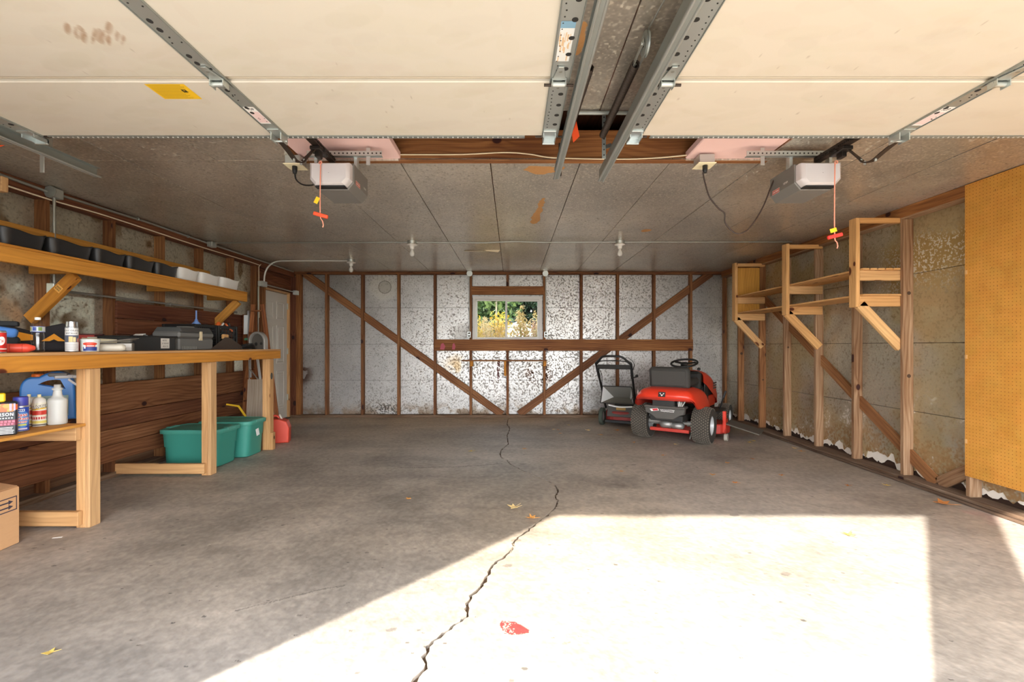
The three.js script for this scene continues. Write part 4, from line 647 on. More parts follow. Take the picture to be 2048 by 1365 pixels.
tag(M('power_cord', tube([V(-1.425, 2.335, 3.07), V(-1.415, 2.29, 3.07), V(-1.37, 2.255, 3.06), V(-1.3, 2.24, 3.03), V(-1.236, 2.238, 2.98)], 0.005, 40, 6), blackPl), 'short black power cord curving into the opener at the left', 'cord');
tag(M('power_cord', tube([[1406, 345], [1409, 362], [1419, 394], [1437, 417], [1449, 427], [1451, 447], [1471, 467], [1491, 463], [1509, 443], [1527, 412], [1541, 376], [1550, 357], [1562, 350]].map(([x, y], i) => { const d = 3.055 + i * 0.008; return V((x - 1024) * d / FOCAL, EYE + (HORIZON - y) * d / FOCAL, d); }), 0.0045, 80, 6), std({ color: C('#3a2c26'), roughness: 0.6 })), 'long brown power cord hanging in a loop from the ceiling outlet', 'cord');

// ---------- electrical conduit, boxes and lamps ----------
const conduit = (pts, r, label, m = conduitM, straps = []) => { const t = thing('conduit', label, 'conduit'); const cp = new THREE.CurvePath(); for (let i = 0; i + 1 < pts.length; i++) cp.add(new THREE.LineCurve3(pts[i], pts[i + 1])); M('pipe', merge(pts.slice(1).map((p, i) => pipe(pts[i], p, r, 10)).concat(pts.slice(1, -1).map((p) => new THREE.SphereGeometry(r, 10, 8).translate(p.x, p.y, p.z)))), m, t); for (const s of straps) M('strap', new THREE.TorusGeometry(r + 0.003, 0.004, 6, 12).rotateY(s[1]).translate(s[0].x, s[0].y, s[0].z), galv, t); return t; };
const arc = (a, c, b, n = 8) => { const r = []; for (let i = 0; i <= n; i++) { const t = i / n; r.push(a.clone().multiplyScalar((1 - t) ** 2).addScaledVector(c, 2 * t * (1 - t)).addScaledVector(b, t * t)); } return r; };
conduit([V(-3.6, 2.405, 1.0), V(-3.6, 2.405, 3.3), V(-3.6, 2.395, 3.62)], 0.011, 'grey conduit under the ceiling running into the near side of the wall junction box');
conduit([V(-3.6, 2.40, 3.74), V(-3.6, 2.42, 4.6), V(-3.6, 2.415, 5.5), V(-3.6, 2.42, 6.2), V(-3.6, 2.42, 7.7)], 0.011, 'grey conduit under the ceiling along the left wall beyond the junction box', conduitM, [[V(-3.6, 2.42, 4.5), 0], [V(-3.6, 2.416, 5.2), 0]]);
conduit([V(-3.6, 2.36, 3.68), V(-3.6, 1.69, 3.68)], 0.011, 'vertical conduit dropping from the wall junction box behind the black bins');
conduit([V(-3.585, 1.636, 3.73), V(-3.585, 1.636, 6.1)], 0.0105, 'thin horizontal conduit on the left wall between shelf and bench', conduitM, [[V(-3.585, 1.636, 4.9), 0]]);
conduit([V(-3.52, 2.42, 5.55), V(-1.25, 2.423, 5.53), V(-0.3, 2.415, 5.52), V(0.0, 2.43, 5.52), V(0.4, 2.42, 5.52), V(1.2, 2.423, 5.52), V(3.3, 2.425, 5.52)], 0.009, 'long conduit crossing the ceiling through the two middle lamps');
conduit([...arc(V(-3.56, 2.12, 6.72), V(-3.56, 2.44, 6.72), V(-3.25, 2.42, 6.72)), V(-2.36, 2.421, 6.72)], 0.011, 'white bent conduit from the switch box above the side door to a lamp', std({ color: C('#dedcd4'), roughness: 0.45, metalness: 0.2 }));
conduit([V(-3.585, 2.09, 6.8), V(-3.585, 2.085, 7.66)], 0.009, 'thin conduit running above the side door');
conduit([V(-3.6, 2.04, 6.64), V(-3.6, 0.9, 6.64)], 0.009, 'vertical conduit dropping beside the side door behind the ladders');
conduit([V(-0.712, 2.37, BF - 0.012), V(-0.712, 1.44, BF - 0.012)], 0.008, 'conduit on the stud at the left side of the window');
conduit([V(0.562, 2.37, BF - 0.012), V(0.562, 1.44, BF - 0.012)], 0.008, 'conduit on the stud at the right side of the window');
tag(M('cable', tube([V(-3.615, 2.352, 1.0), V(-3.615, 2.358, 2.6), V(-3.615, 2.344, 3.6), V(-3.615, 2.358, 4.2), V(-3.615, 2.35, 5.4), V(-3.615, 2.355, 6.65), V(-3.615, 2.3, 6.68), V(-3.615, 1.6, 6.69)], 0.006, 90, 6), std({ color: C('#efe0c4'), roughness: 0.6 })), 'cream electrical cable stapled along the left wall top plate', 'cable');
const ebox = (x, y, d, s, lb, round) => { const t = thing('junction_box', lb, 'junction box', [x, y, d]); if (round) { M('body', new THREE.CylinderGeometry(s[0], s[0] * 0.9, s[1], 12).rotateX(round > 1 ? Math.PI / 2 : 0), galv, t); } else M('body', cbox(s[0], s[1], s[2], 0.004), galv, t); return t; };
{ const b = ebox(-3.595, 2.397, 3.68, [0.06, 0.075, 0.09], 'octagonal metal junction box under the ceiling on the left wall'); const g = new THREE.CylinderGeometry(0.048, 0.048, 0.008, 8); g.rotateX(Math.PI / 2); M('cover', g.translate(0.012, 0, 0.049), std({ color: C('#aab0aa'), metalness: 0.6, roughness: 0.5 }), b); }
ebox(-3.6, 1.635, 3.68, [0.06, 0.11, 0.07], 'small grey metal box on the left wall behind the brace of the long shelf');
ebox(-3.56, 2.4, 5.55, [0.06, 0.06, 0.09], 'small metal box in the left ceiling corner feeding the long conduit');
ebox(-3.57, 2.085, 6.70, [0.07, 0.075, 0.13], 'grey switch box at the upper corner of the side door near the white bins');
ebox(-3.57, 2.075, 7.73, [0.06, 0.07, 0.1], 'small grey box above the far corner of the side door');
for (const [x, lb] of [[-0.705, 'round grey box on the top plate at the left of the window'], [0.555, 'round grey box on the top plate at the right of the window']]) ebox(x, 2.4, BF - 0.03, [0.05, 0.05], lb, 2);
for (const [x, lb] of [[-0.712, 'duplex outlet beside the left edge of the window'], [0.562, 'duplex outlet beside the right edge of the window']]) { const t = thing('wall_outlet', lb, 'outlet', [x, 1.385, BF - 0.03]); M('box', cbox(0.055, 0.1, 0.04, 0.004), galv, t); M('socket', merge([cbox(0.03, 0.03, 0.006, 0.002).translate(0, 0.022, 0.021), cbox(0.03, 0.03, 0.006, 0.002).translate(0, -0.022, 0.021)]), std({ color: C('#5a4f42'), roughness: 0.6 }), t); }
{ const bulb = new THREE.MeshPhysicalMaterial({ color: C('#f4f2ec'), roughness: 0.3, transmission: 0.3, thickness: 0 }), por = std({ color: C('#efece4'), roughness: 0.3 });
  for (const [x, d, lb] of [[-1.181, 5.53, 'bare white bulb in a porcelain holder on the ceiling, left of the window'], [1.272, 5.52, 'bare white bulb in a porcelain holder on the ceiling, right of the window'], [-2.31, 6.72, 'bare white bulb at the end of the white conduit by the side door']]) {
    const t = thing('ceiling_lamp', lb, 'lamp', [x, 2.44, d]); M('mounting_box', new THREE.CylinderGeometry(0.055, 0.055, 0.04, 8).translate(0, -0.02, 0), galv, t);
    M('lamp_holder', lathe([[0, -0.04], [0.062, -0.04], [0.062, -0.052], [0.03, -0.06], [0.024, -0.09], [0.022, -0.098], [0, -0.098]], 20), por, t); M('bulb', lathe([[0.014, -0.098], [0.015, -0.112], [0.026, -0.135], [0.030, -0.152], [0.026, -0.172], [0.014, -0.183], [0, -0.185]], 20), bulb, t);
  } }

// ---------- ride-on mower ----------
const redM = new THREE.MeshPhysicalMaterial({ color: C('#e23a22'), roughness: 0.38, clearcoat: 0.4, clearcoatRoughness: 0.25 }), deckRed = std({ color: C('#c23a2c'), roughness: 0.55 });
const tyreM = std({ color: C('#3b3731'), roughness: 0.9 }), treadM = std({ color: C('#665e53'), roughness: 0.9 }), rimM = std({ color: C('#c9cccd'), roughness: 0.45, metalness: 0.2 }), darkPl = std({ color: C('#2c2b29'), roughness: 0.6 }), midGrey = std({ color: C('#55524d'), roughness: 0.6 });
const alu = std({ color: C('#b0aea8'), roughness: 0.5, metalness: 0.7 });
function wheel(parent, x, y, z, r, w, rr0, side, lugs) {
  const g = new THREE.Group(); g.name = 'wheel'; g.position.set(x, y, z); parent.add(g);
  const tp = [[rr0, -w * 0.40], [rr0 * 1.08, -w * 0.47], [r * 0.82, -w * 0.5], [r * 0.93, -w * 0.45], [r * 0.975, -w * 0.3], [r * 0.985, 0], [r * 0.975, w * 0.3], [r * 0.93, w * 0.45], [r * 0.82, w * 0.5], [rr0 * 1.08, w * 0.47], [rr0, w * 0.40]];
  const gs = [];
  const rowsN = 9, n = lugs; for (let k = 0; k < rowsN; k++) for (let i = 0; i < n; i++) { const a = (i + (k % 2) * 0.5) / n * 6.283, u = (k / (rowsN - 1) - 0.5) * w * 0.86, rad = r * (0.985 - 0.05 * Math.abs(u / (w * 0.43)) ** 3), q = cbox(r * 0.045, w * 0.075, 6.283 * r / n * 0.62, 0.002); q.rotateX((k % 2 ? 0.45 : -0.45)); q.translate(rad, u, 0); q.rotateY(a); gs.push(q); }
  const t = lathe(tp, 40); t.rotateZ(Math.PI / 2); const ty = M('tyre', t, tyreM, g), tr = merge(gs); tr.rotateZ(Math.PI / 2); M('tread', tr, treadM, ty).userData.kind = 'stuff';
  const rim = lathe([[rr0 * 1.02, -w * 0.42], [rr0 * 0.98, -w * 0.36], [rr0 * 0.9, -w * 0.3], [rr0 * 0.88, 0.0], [rr0 * 0.75, w * 0.1], [rr0 * 0.35, w * 0.12], [rr0 * 0.3, w * 0.2], [0, w * 0.2]], 32); rim.rotateZ(-side * Math.PI / 2);
  const rim2 = lathe([[rr0 * 1.02, w * 0.42], [rr0 * 0.9, w * 0.3], [rr0 * 0.86, 0.02], [rr0 * 0.3, 0.0], [0, 0]], 32); rim2.rotateZ(-side * Math.PI / 2);
  const rm = M('rim', merge([rim, rim2]), rimM, g); M('hub', new THREE.CylinderGeometry(rr0 * 0.2, rr0 * 0.2, w * 0.5, 14).rotateZ(Math.PI / 2), alu, rm);
}
{
  const t = thing('riding_mower', 'red riding lawn mower parked in the back corner, seen from behind', 'lawn mower', [2.045, 0, 5.95], -0.627);
  for (const s of [-1, 1]) { wheel(t, s * 0.375, 0.227, 0, 0.225, 0.215, 0.115, s, 40); wheel(t, s * 0.37, 0.19, -1.2, 0.187, 0.155, 0.095, s, 34); }
  // rear body shell over the wheels
  const prof = []; for (let i = 0; i <= 20; i++) { const a = -1 + i / 10, m = Math.abs(a); prof.push([Math.sign(a) * Math.pow(m, 0.72), m > 0.98 ? 0 : Math.pow(1 - Math.pow(m, 4.5), 0.6)]); }
  const row = (z, W, yt, yl, zc = 0) => prof.map(([px, h]) => [px * W, yl + (yt - yl) * h, z - zc * Math.abs(px) ** 3]);
  const shell = [row(0.385, 0.345, 0.55, 0.54, 0.07), row(0.425, 0.355, 0.58, 0.535, 0.08), row(0.415, 0.365, 0.62, 0.51, 0.08), row(0.37, 0.375, 0.663, 0.475, 0.06), row(0.31, 0.38, 0.682, 0.455, 0.04), row(0.1, 0.385, 0.69, 0.445), row(-0.1, 0.385, 0.682, 0.445), row(-0.24, 0.38, 0.66, 0.435), row(-0.32, 0.375, 0.60, 0.40), row(-0.36, 0.37, 0.45, 0.36)];
  M('rear_fender', gridGeo(shell), redM, t);
  M('fender_inner', gridGeo(shell.map((r) => r.map(([x, y, z]) => [x * 0.965, y - 0.012, z * 0.97]))), deckRed, t);
  { const tx = canvasTex(128, 128, (g) => { g.fillStyle = '#2a2322'; g.fillRect(0, 0, 128, 128); g.fillStyle = '#f3eeea'; for (const [x, y, r] of [[64, 88, 26], [34, 46, 16], [94, 46, 16]]) { g.beginPath(); g.moveTo(x - r, y - r * 0.9); g.lineTo(x + r, y - r * 0.9); g.lineTo(x, y + r); g.fill(); } g.fillStyle = '#d13a2a'; g.beginPath(); g.moveTo(54, 62); g.lineTo(74, 62); g.lineTo(64, 84); g.fill(); });
    const g = new THREE.PlaneGeometry(0.085, 0.06); g.rotateX(-0.22); M('emblem', g.translate(0, 0.617, 0.4285), std({ map: tx, roughness: 0.4 }), t); }
  { const g = extrude([[-0.012, -0.06], [0.006, -0.065], [0.02, 0.05], [0.0, 0.06]], 0.002); g.rotateY(-0.75); M('side_stripe', g.translate(-0.348, 0.59, 0.30), std({ color: C('#f0d9d2'), roughness: 0.4 }), t); }
  // bumper plate, battery box and running gear below
  { const g = extrude([[-0.235, 0.45], [0.235, 0.45], [0.225, 0.385], [0.17, 0.365], [0.1, 0.315], [-0.1, 0.315], [-0.17, 0.365], [-0.225, 0.385]], 0.05, 0.008); M('rear_plate', g.translate(0, 0, 0.28), midGrey, t);
    M('rear_plate_top', ext(-0.245, 0.245, 0.44, 0.47, -0.36, -0.2, 0.012), midGrey, t);
    const tx = canvasTex(256, 96, (g2) => { g2.fillStyle = '#55524d'; g2.fillRect(0, 0, 256, 96); g2.save(); g2.translate(50, 46); g2.rotate(-0.35); g2.fillStyle = '#f3f0ec'; g2.fillRect(-40, -24, 80, 48); g2.fillStyle = '#cf3038'; g2.fillRect(-18, -18, 52, 36); g2.restore(); g2.fillStyle = '#f3f0ec'; for (let i = 0; i < 9; i++) { g2.beginPath(); g2.ellipse(112 + i * 15, 34 + 8 * hash(i), 8, 5, hash(i + 3), 0, 7); g2.fill(); g2.beginPath(); g2.ellipse(116 + i * 14, 64 + 6 * hash(i + 6), 7, 6, hash(i + 9), 0, 7); g2.fill(); } });
    M('decal', new THREE.PlaneGeometry(0.33, 0.06).translate(-0.02, 0.415, 0.3395), std({ map: tx, roughness: 0.5 }), t); }
  M('battery_box', ext(-0.15, 0.12, 0.46, 0.56, -0.34, -0.1, 0.01), darkPl, t);
  M('engine_bits', merge([ext(0.14, 0.2, 0.46, 0.53, -0.3, -0.2, 0.01), pipe(V(0.2, 0.47, -0.3), V(0.24, 0.55, -0.28), 0.008), pipe(V(0.16, 0.47, -0.31), V(0.17, 0.54, -0.3), 0.01)]), alu, t);
  M('chassis', merge([ext(-0.2, 0.2, 0.275, 0.36, -0.28, 0.5, 0.01), ext(-0.2, 0.2, 0.22, 0.34, 0.5, 1.35, 0.01)]), darkPl, t);
  M('axle', merge([pipe(V(-0.36, 0.227, 0), V(0.36, 0.227, 0), 0.024), pipe(V(-0.34, 0.227, 0), V(-0.14, 0.227, 0), 0.038), pipe(V(0.34, 0.227, 0), V(0.18, 0.227, 0), 0.036), new THREE.SphereGeometry(0.075, 14, 10).scale(1.2, 0.8, 1).translate(-0.06, 0.21, 0.06), new THREE.SphereGeometry(0.07, 14, 10).scale(1.2, 0.8, 1).translate(0.08, 0.2, 0.06)]), alu, t);
  M('drawbar', ext(-0.24, 0.24, 0.13, 0.17, -0.16, -0.12, 0.004), deckRed, t);
  // seat
  { const b = new RoundedBoxGeometry(0.50, 0.27, 0.11, 4, 0.05); b.rotateX(0.14); M('seat_back', b.translate(0, 0.80, 0.13), std({ color: C('#3b3a37'), roughness: 0.75 }), t); const p = new RoundedBoxGeometry(0.42, 0.19, 0.02, 3, 0.009); p.rotateX(0.14); M('seat_back_panel', p.translate(0.0, 0.80, 0.186), std({ color: C('#454440'), roughness: 0.85 }), t);
    M('seat_cushion', new RoundedBoxGeometry(0.48, 0.1, 0.44, 4, 0.04).translate(0, 0.74, -0.12), std({ color: C('#343330'), roughness: 0.75 }), t);
    M('seat_springs', merge([-0.14, -0.04, 0.1].map((x) => new THREE.CylinderGeometry(0.02, 0.025, 0.07, 12).translate(x, 0.70, 0.06))), darkPl, t); }
  // steering
  { M('steering_column', pipe(V(0, 0.6, 0.66), V(0, 0.95, 0.5), 0.028), darkPl, t); const w = new THREE.Group(); w.name = 'steering_wheel'; w.position.set(0, 0.965, -0.5); w.rotation.x = 0.28; t.add(w);
    M('ring', new THREE.TorusGeometry(0.168, 0.014, 10, 44).rotateX(Math.PI / 2), blackPl, w); M('spoke', merge([0.5, 2.6, 4.71].map((a) => cbox(0.15, 0.012, 0.05, 0.004).translate(0.08, -0.012, 0).rotateY(a))), blackPl, w); M('hub', new THREE.CylinderGeometry(0.045, 0.05, 0.03, 18).translate(0, -0.012, 0), blackPl, w); }
  // hood with dark dash, side opening and grille
  { const hp = []; for (let i = 0; i <= 16; i++) { const a = Math.PI * i / 16, c = Math.cos(a), s = Math.sin(a); hp.push([-Math.sign(c) * Math.abs(c) ** 0.5, Math.abs(s) ** 0.45]); }
    const hr = (z, W, yt, yl) => hp.map(([x, h]) => [x * W, yl + (yt - yl) * h, z]);
    M('hood', gridGeo([hr(-0.62, 0.22, 0.86, 0.70), hr(-0.72, 0.235, 0.865, 0.66), hr(-0.9, 0.24, 0.84, 0.58), hr(-1.1, 0.24, 0.79, 0.5), hr(-1.3, 0.235, 0.70, 0.42), hr(-1.42, 0.22, 0.60, 0.36), hr(-1.48, 0.19, 0.46, 0.34), hr(-1.47, 0.02, 0.36, 0.34)]), redM, t);
    M('hood_vent', merge([0, 1, 2].map((i) => ext(0.2425, 0.2455, 0.585 + i * 0.035, 0.608 + i * 0.035, 1.06, 1.26, 0.002)).concat([0, 1, 2].map((i) => ext(-0.2455, -0.2425, 0.585 + i * 0.035, 0.608 + i * 0.035, 1.06, 1.26, 0.002)))), midGrey, t);
    M('dashboard', ext(-0.2, 0.2, 0.6, 0.85, 0.52, 0.63, 0.03), darkPl, t); M('engine', ext(-0.2, 0.2, 0.34, 0.66, 0.66, 1.3, 0.03), std({ color: C('#24211f'), roughness: 0.7 }), t);
    M('side_panel', merge([extrude([[-0.62, 0.38], [-0.85, 0.38], [-0.82, 0.62], [-0.66, 0.68]], 0.012).rotateY(-Math.PI / 2).translate(0.23, 0, 0)].map((g) => { g.scale(1, 1, 1); return g; })), darkPl, t);
    M('lower_hood', merge([ext(0.19, 0.215, 0.34, 0.5, 0.86, 1.3, 0.01), ext(-0.215, -0.19, 0.34, 0.5, 0.86, 1.3, 0.01)]), redM, t);
    M('throttle_knob', new THREE.SphereGeometry(0.022, 12, 10).translate(0.17, 0.885, -0.58), blackPl, t); }
  M('footrest', merge([ext(-0.46, -0.2, 0.33, 0.36, 0.34, 0.85, 0.01), ext(0.2, 0.46, 0.33, 0.36, 0.34, 0.85, 0.01)]), darkPl, t);
  M('lever', merge([pipe(V(0.42, 0.36, 0.66), V(0.47, 0.52, 0.62), 0.009), cbox(0.028, 0.1, 0.02, 0.006).rotateZ(-0.3).translate(0.487, 0.56, -0.61)]), blackPl, t);
  // cutting deck, lift bracket and discharge chute
  { const s = []; for (let i = 0; i <= 24; i++) { const a = i / 24 * 6.283; s.push([Math.cos(a) * 0.54, Math.sign(Math.sin(a)) * Math.abs(Math.sin(a)) ** 0.6 * 0.27]); }
    const g = extrude(s, 0.1, 0.012); g.rotateX(-Math.PI / 2); M('cutting_deck', g.translate(0, 0.075, -0.6), deckRed, t);
    M('lift_bracket', merge([ext(0.50, 0.54, 0.08, 0.36, 0.42, 0.47, 0.004), ext(0.5, 0.53, 0.2, 0.25, 0.42, 0.6, 0.004)]), redM, t);
    M('discharge_chute', beam(V(0.52, 0.20, 0.62), V(0.92, 0.1, 0.62), 0.36, 0.014, new THREE.Vector3(0.24, 1, 0)), std({ color: C('#5d574e'), roughness: 0.8 }), t);
    const gw = new THREE.CylinderGeometry(0.045, 0.045, 0.04, 16); gw.rotateZ(Math.PI / 2); M('gauge_wheel', gw.translate(0.56, 0.046, -0.34), std({ color: C('#a9a295'), roughness: 0.7 }), t); M('gauge_arm', pipe(V(0.54, 0.05, 0.34), V(0.54, 0.14, 0.42), 0.008), deckRed, t); }
  M('linkage', merge([pipe(V(-0.3, 0.13, -0.1), V(-0.24, 0.2, 0), 0.008), pipe(V(0.24, 0.06, -0.12), V(0.26, 0.2, -0.04), 0.006)]), galvDark, t);
}
// ---------- push mower ----------
{
  const t = thing('push_mower', 'push lawn mower with black handle and empty grey grass bag', 'lawn mower', [1.75, 0, 7.25], -0.456);
  const blackTube = std({ color: C('#1c1b1a'), roughness: 0.45 });
  for (const [x, z, r] of [[-0.28, 0.28, 0.13], [0.28, 0.28, 0.13], [-0.26, -0.3, 0.1], [0.26, -0.3, 0.1]]) { const g = new THREE.Group(); g.name = 'wheel'; g.position.set(x, r, z); t.add(g); const tp = lathe([[r * 0.6, -0.025], [r * 0.94, -0.028], [r, -0.02], [r, 0.02], [r * 0.94, 0.028], [r * 0.6, 0.025]], 28); tp.rotateZ(Math.PI / 2); M('tyre', tp, std({ color: C('#3f463c'), roughness: 0.85 }), g); const c = lathe([[0, 0.018], [r * 0.2, 0.022], [r * 0.6, 0.012], [r * 0.62, -0.012], [r * 0.2, -0.022], [0, -0.018]], 24); c.rotateZ(Math.PI / 2); M('wheel_disc', c, std({ color: C('#8a8880'), roughness: 0.6 }), g); }
  { const s = []; for (let i = 0; i <= 28; i++) { const a = i / 28 * 6.283; s.push([Math.sign(Math.cos(a)) * Math.abs(Math.cos(a)) ** 0.6 * 0.25, Math.sign(Math.sin(a)) * Math.abs(Math.sin(a)) ** 0.6 * 0.3]); } const g = extrude(s, 0.13, 0.015); g.rotateX(-Math.PI / 2); M('deck', g.translate(0, 0.07, 0), std({ color: C('#8e3028'), roughness: 0.6 }), t); }
  M('rear_flap', ext(-0.22, 0.22, 0.05, 0.09, -0.36, -0.3, 0.004), blackPl, t);
  M('discharge_door', beam(V(-0.2, 0.22, -0.28), V(0.22, 0.22, -0.28), 0.18, 0.02, new THREE.Vector3(0, 0.5, 1)), midGrey, t); M('warning_label', ext(-0.06, 0.08, 0.24, 0.28, -0.318, -0.314, 0.001), std({ color: C('#b48a4a'), roughness: 0.7 }), t);
  M('engine', merge([ext(-0.14, 0.14, 0.2, 0.36, -0.12, 0.18, 0.03), new THREE.CylinderGeometry(0.12, 0.13, 0.08, 24).translate(0, 0.4, -0.03)]), darkPl, t);
  const side = (s) => [V(s * 0.23, 0.26, -0.26), V(s * 0.235, 0.6, -0.5), V(s * 0.25, 0.95, -0.74)];
  for (const s of [-1, 1]) M('handle_tube', tube(side(s), 0.016, 24, 10), blackTube, t);
  M('handle_loop', tube([V(-0.25, 0.95, -0.74), V(-0.2, 0.99, -0.77), V(-0.13, 1.045, -0.81), V(0, 1.055, -0.82), V(0.13, 1.045, -0.81), V(0.2, 0.99, -0.77), V(0.25, 0.95, -0.74)], 0.016, 48, 10), blackTube, t);
  M('bail_bar', tube([V(-0.235, 0.94, -0.73), V(-0.15, 0.985, -0.775), V(0.15, 0.985, -0.775), V(0.235, 0.94, -0.73)], 0.008, 30, 8), blackTube, t);
  M('control_panel', beam(V(-0.235, 0.9, -0.7), V(0.235, 0.9, -0.7), 0.06, 0.03, new THREE.Vector3(0, 0.4, 1)), darkPl, t);
  for (const s of [-1, 1]) M('handle_clamp', beam(V(s * 0.246, 0.9, -0.705), V(s * 0.236, 0.74, -0.6), 0.04, 0.03, new THREE.Vector3(1, 0, 0)), blackPl, t);
  M('clamp_knob', merge([pipe(V(0.24, 0.75, -0.6), V(0.3, 0.76, -0.6), 0.008), new THREE.SphereGeometry(0.022, 10, 8).translate(0.3, 0.775, 0.6)]), blackPl, t);
  M('control_cable', tube([V(0.1, 1.0, -0.78), V(0.22, 1.03, -0.79), V(0.29, 0.95, -0.74), V(0.26, 0.86, -0.67)], 0.004, 30, 6), blackPl, t);
  M('control_cable', tube([V(-0.24, 0.92, -0.7), V(-0.2, 0.78, -0.62), V(-0.22, 0.6, -0.5), V(-0.2, 0.4, -0.36)], 0.005, 30, 6), blackPl, t);
  // grass bag: an open hopper in a tube frame
  { const b = new THREE.Group(); b.name = 'grass_bag'; t.add(b); const fab = std({ color: C('#77746c'), roughness: 0.9, side: THREE.DoubleSide }), wh = std({ color: C('#d9d8d4'), roughness: 0.8, side: THREE.DoubleSide });
    const sag = (a, c, n, k) => { const rows = []; for (let i = 0; i <= n; i++) { const u = i / n, r = []; for (let j = 0; j <= 8; j++) { const v = j / 8, x = mix(mix(a[0].x, a[1].x, v), mix(c[0].x, c[1].x, v), u), y = mix(a[0].y, c[0].y, u) - k * Math.sin(u * 3.14) * Math.sin(v * 3.14), z = mix(a[0].z, c[0].z, u); r.push([x, y, z]); } rows.push(r); } return gridGeo(rows); };
    const A = [V(-0.21, 0.61, -0.52), V(0.21, 0.61, -0.52)], B = [V(-0.1, 0.43, -0.3), V(0.14, 0.43, -0.3)], D = [V(-0.22, 0.37, -0.60), V(0.26, 0.37, -0.60)];
    M('bag_back', sag(A, B, 6, 0.01), fab, b); M('bag_floor', sag(B, D, 6, 0.02), std({ color: C('#6a675c'), roughness: 0.9, side: THREE.DoubleSide }), b);
    for (const i of [0, 1]) M('bag_side', triGeo([A[i], B[i], D[i]].flatMap((p) => [p.x, p.y, p.z])), wh, b);
    M('bag_frame', merge([pipe(A[0], A[1], 0.007), pipe(A[0], D[0], 0.007), pipe(A[1], D[1], 0.007), pipe(D[0], D[1], 0.006)]), blackTube, b);
    M('bag_lip', tube([V(-0.1, 0.345, -0.6), V(0.05, 0.325, -0.61), V(0.235, 0.335, -0.6)], 0.012, 20, 6), wh, b);
    M('bag_logo', triGeo([[0.2352, 0.5, -0.55], [0.19, 0.41, -0.5], [0.215, 0.41, -0.56]].flatMap(([x, y, d]) => { const p = V(x, y, d); return [p.x + 0.003, p.y, p.z]; })), blackPl, b); }
}

// ---------- things on the workbench ----------
const onLine = (px, X) => FOCAL * -X / (1024 - px);                 // depth of a thing at wall distance X seen at column px
const canLabel = (W, H, draw, shift = 0) => { const t = canvasTex(W, H, draw); t.wrapS = THREE.RepeatWrapping; t.offset.x = shift; return std({ map: t, roughness: 0.45 }); };
function can(x, y, d, r, h, label, name, cat, lm, capM, capH, topM, turn = 0) {
  const t = thing(name, label, cat, [x, y, d], turn);
  M('body', lathe([[0, 0], [r * 0.96, 0], [r, 0.004], [r, h], [r * 0.9, h + 0.006], [0, h + 0.006]], 32), topM, t);
  const l = new THREE.CylinderGeometry(r + 0.0004, r + 0.0004, h - 0.012, 40, 1, true); M('printed_label', l.translate(0, h / 2, 0), lm, t);
  if (capM) M('cap', lathe([[r * 0.93, h + 0.004], [r * 0.95, h + 0.008], [r * 0.93, h + capH], [r * 0.85, h + capH + 0.004], [0, h + capH + 0.004]], 32), capM, t);
  return t;
}
const txt = (g, s, x, y, font, col, al = 'center') => { g.font = font; g.fillStyle = col; g.textAlign = al; g.fillText(s, x, y); };
const silver = std({ color: C('#c4c6c8'), metalness: 0.8, roughness: 0.3 });
// cylinder labels: the seam of the cylinder is at +z, so prints are centred at u = 0.5 and turned to face the room
const face = (x, d) => Math.atan2(-x, d) + Math.PI;                 // turn that brings u = 0.5 towards the camera
{
  const d0 = onLine(-4, -2.86); can(-2.86, BT, d0, 0.033, 0.118, 'red can with white script standing at the near end of the bench', 'drink_can', 'can', canLabel(512, 256, (g, W, H) => { g.fillStyle = '#c8261f'; g.fillRect(0, 0, W, H); for (const o of [128, 256, 384]) { g.fillStyle = '#f6efe8'; g.beginPath(); g.ellipse(o + 30, 110, 44, 60, 0.3, 0, 7); g.fill(); g.fillStyle = '#c8261f'; g.font = 'italic bold 60px serif'; g.textAlign = 'center'; g.fillText("'s", o + 30, 130); } g.fillStyle = '#f2e9df'; g.fillRect(0, 210, W, 14); }), null, 0, silver, face(-2.86, d0));
}
{ const d = onLine(35, -2.9), t = thing('red_bottle', 'small red plastic bottle lying on its side at the bench edge', 'bottle', [-2.9, BT + 0.0265, d], 0.75); const g = lathe([[0, -0.075], [0.012, -0.072], [0.024, -0.045], [0.026, -0.035], [0.026, 0.05], [0.023, 0.058], [0, 0.06]], 28); g.rotateZ(Math.PI / 2); M('body', g, std({ color: C('#f0563f'), roughness: 0.4 }), t); const b = merge([-0.02, 0.03].map((y) => new THREE.TorusGeometry(0.026, 0.0012, 6, 28).rotateX(Math.PI / 2).translate(0, y, 0))); b.rotateZ(Math.PI / 2); M('ring', b, std({ color: C('#c23a28'), roughness: 0.5 }), t); const c = new THREE.CylinderGeometry(0.013, 0.014, 0.014, 16); c.rotateZ(Math.PI / 2); M('cap', c.translate(-0.066, 0, 0), std({ color: C('#f58a80'), roughness: 0.5 }), t); }
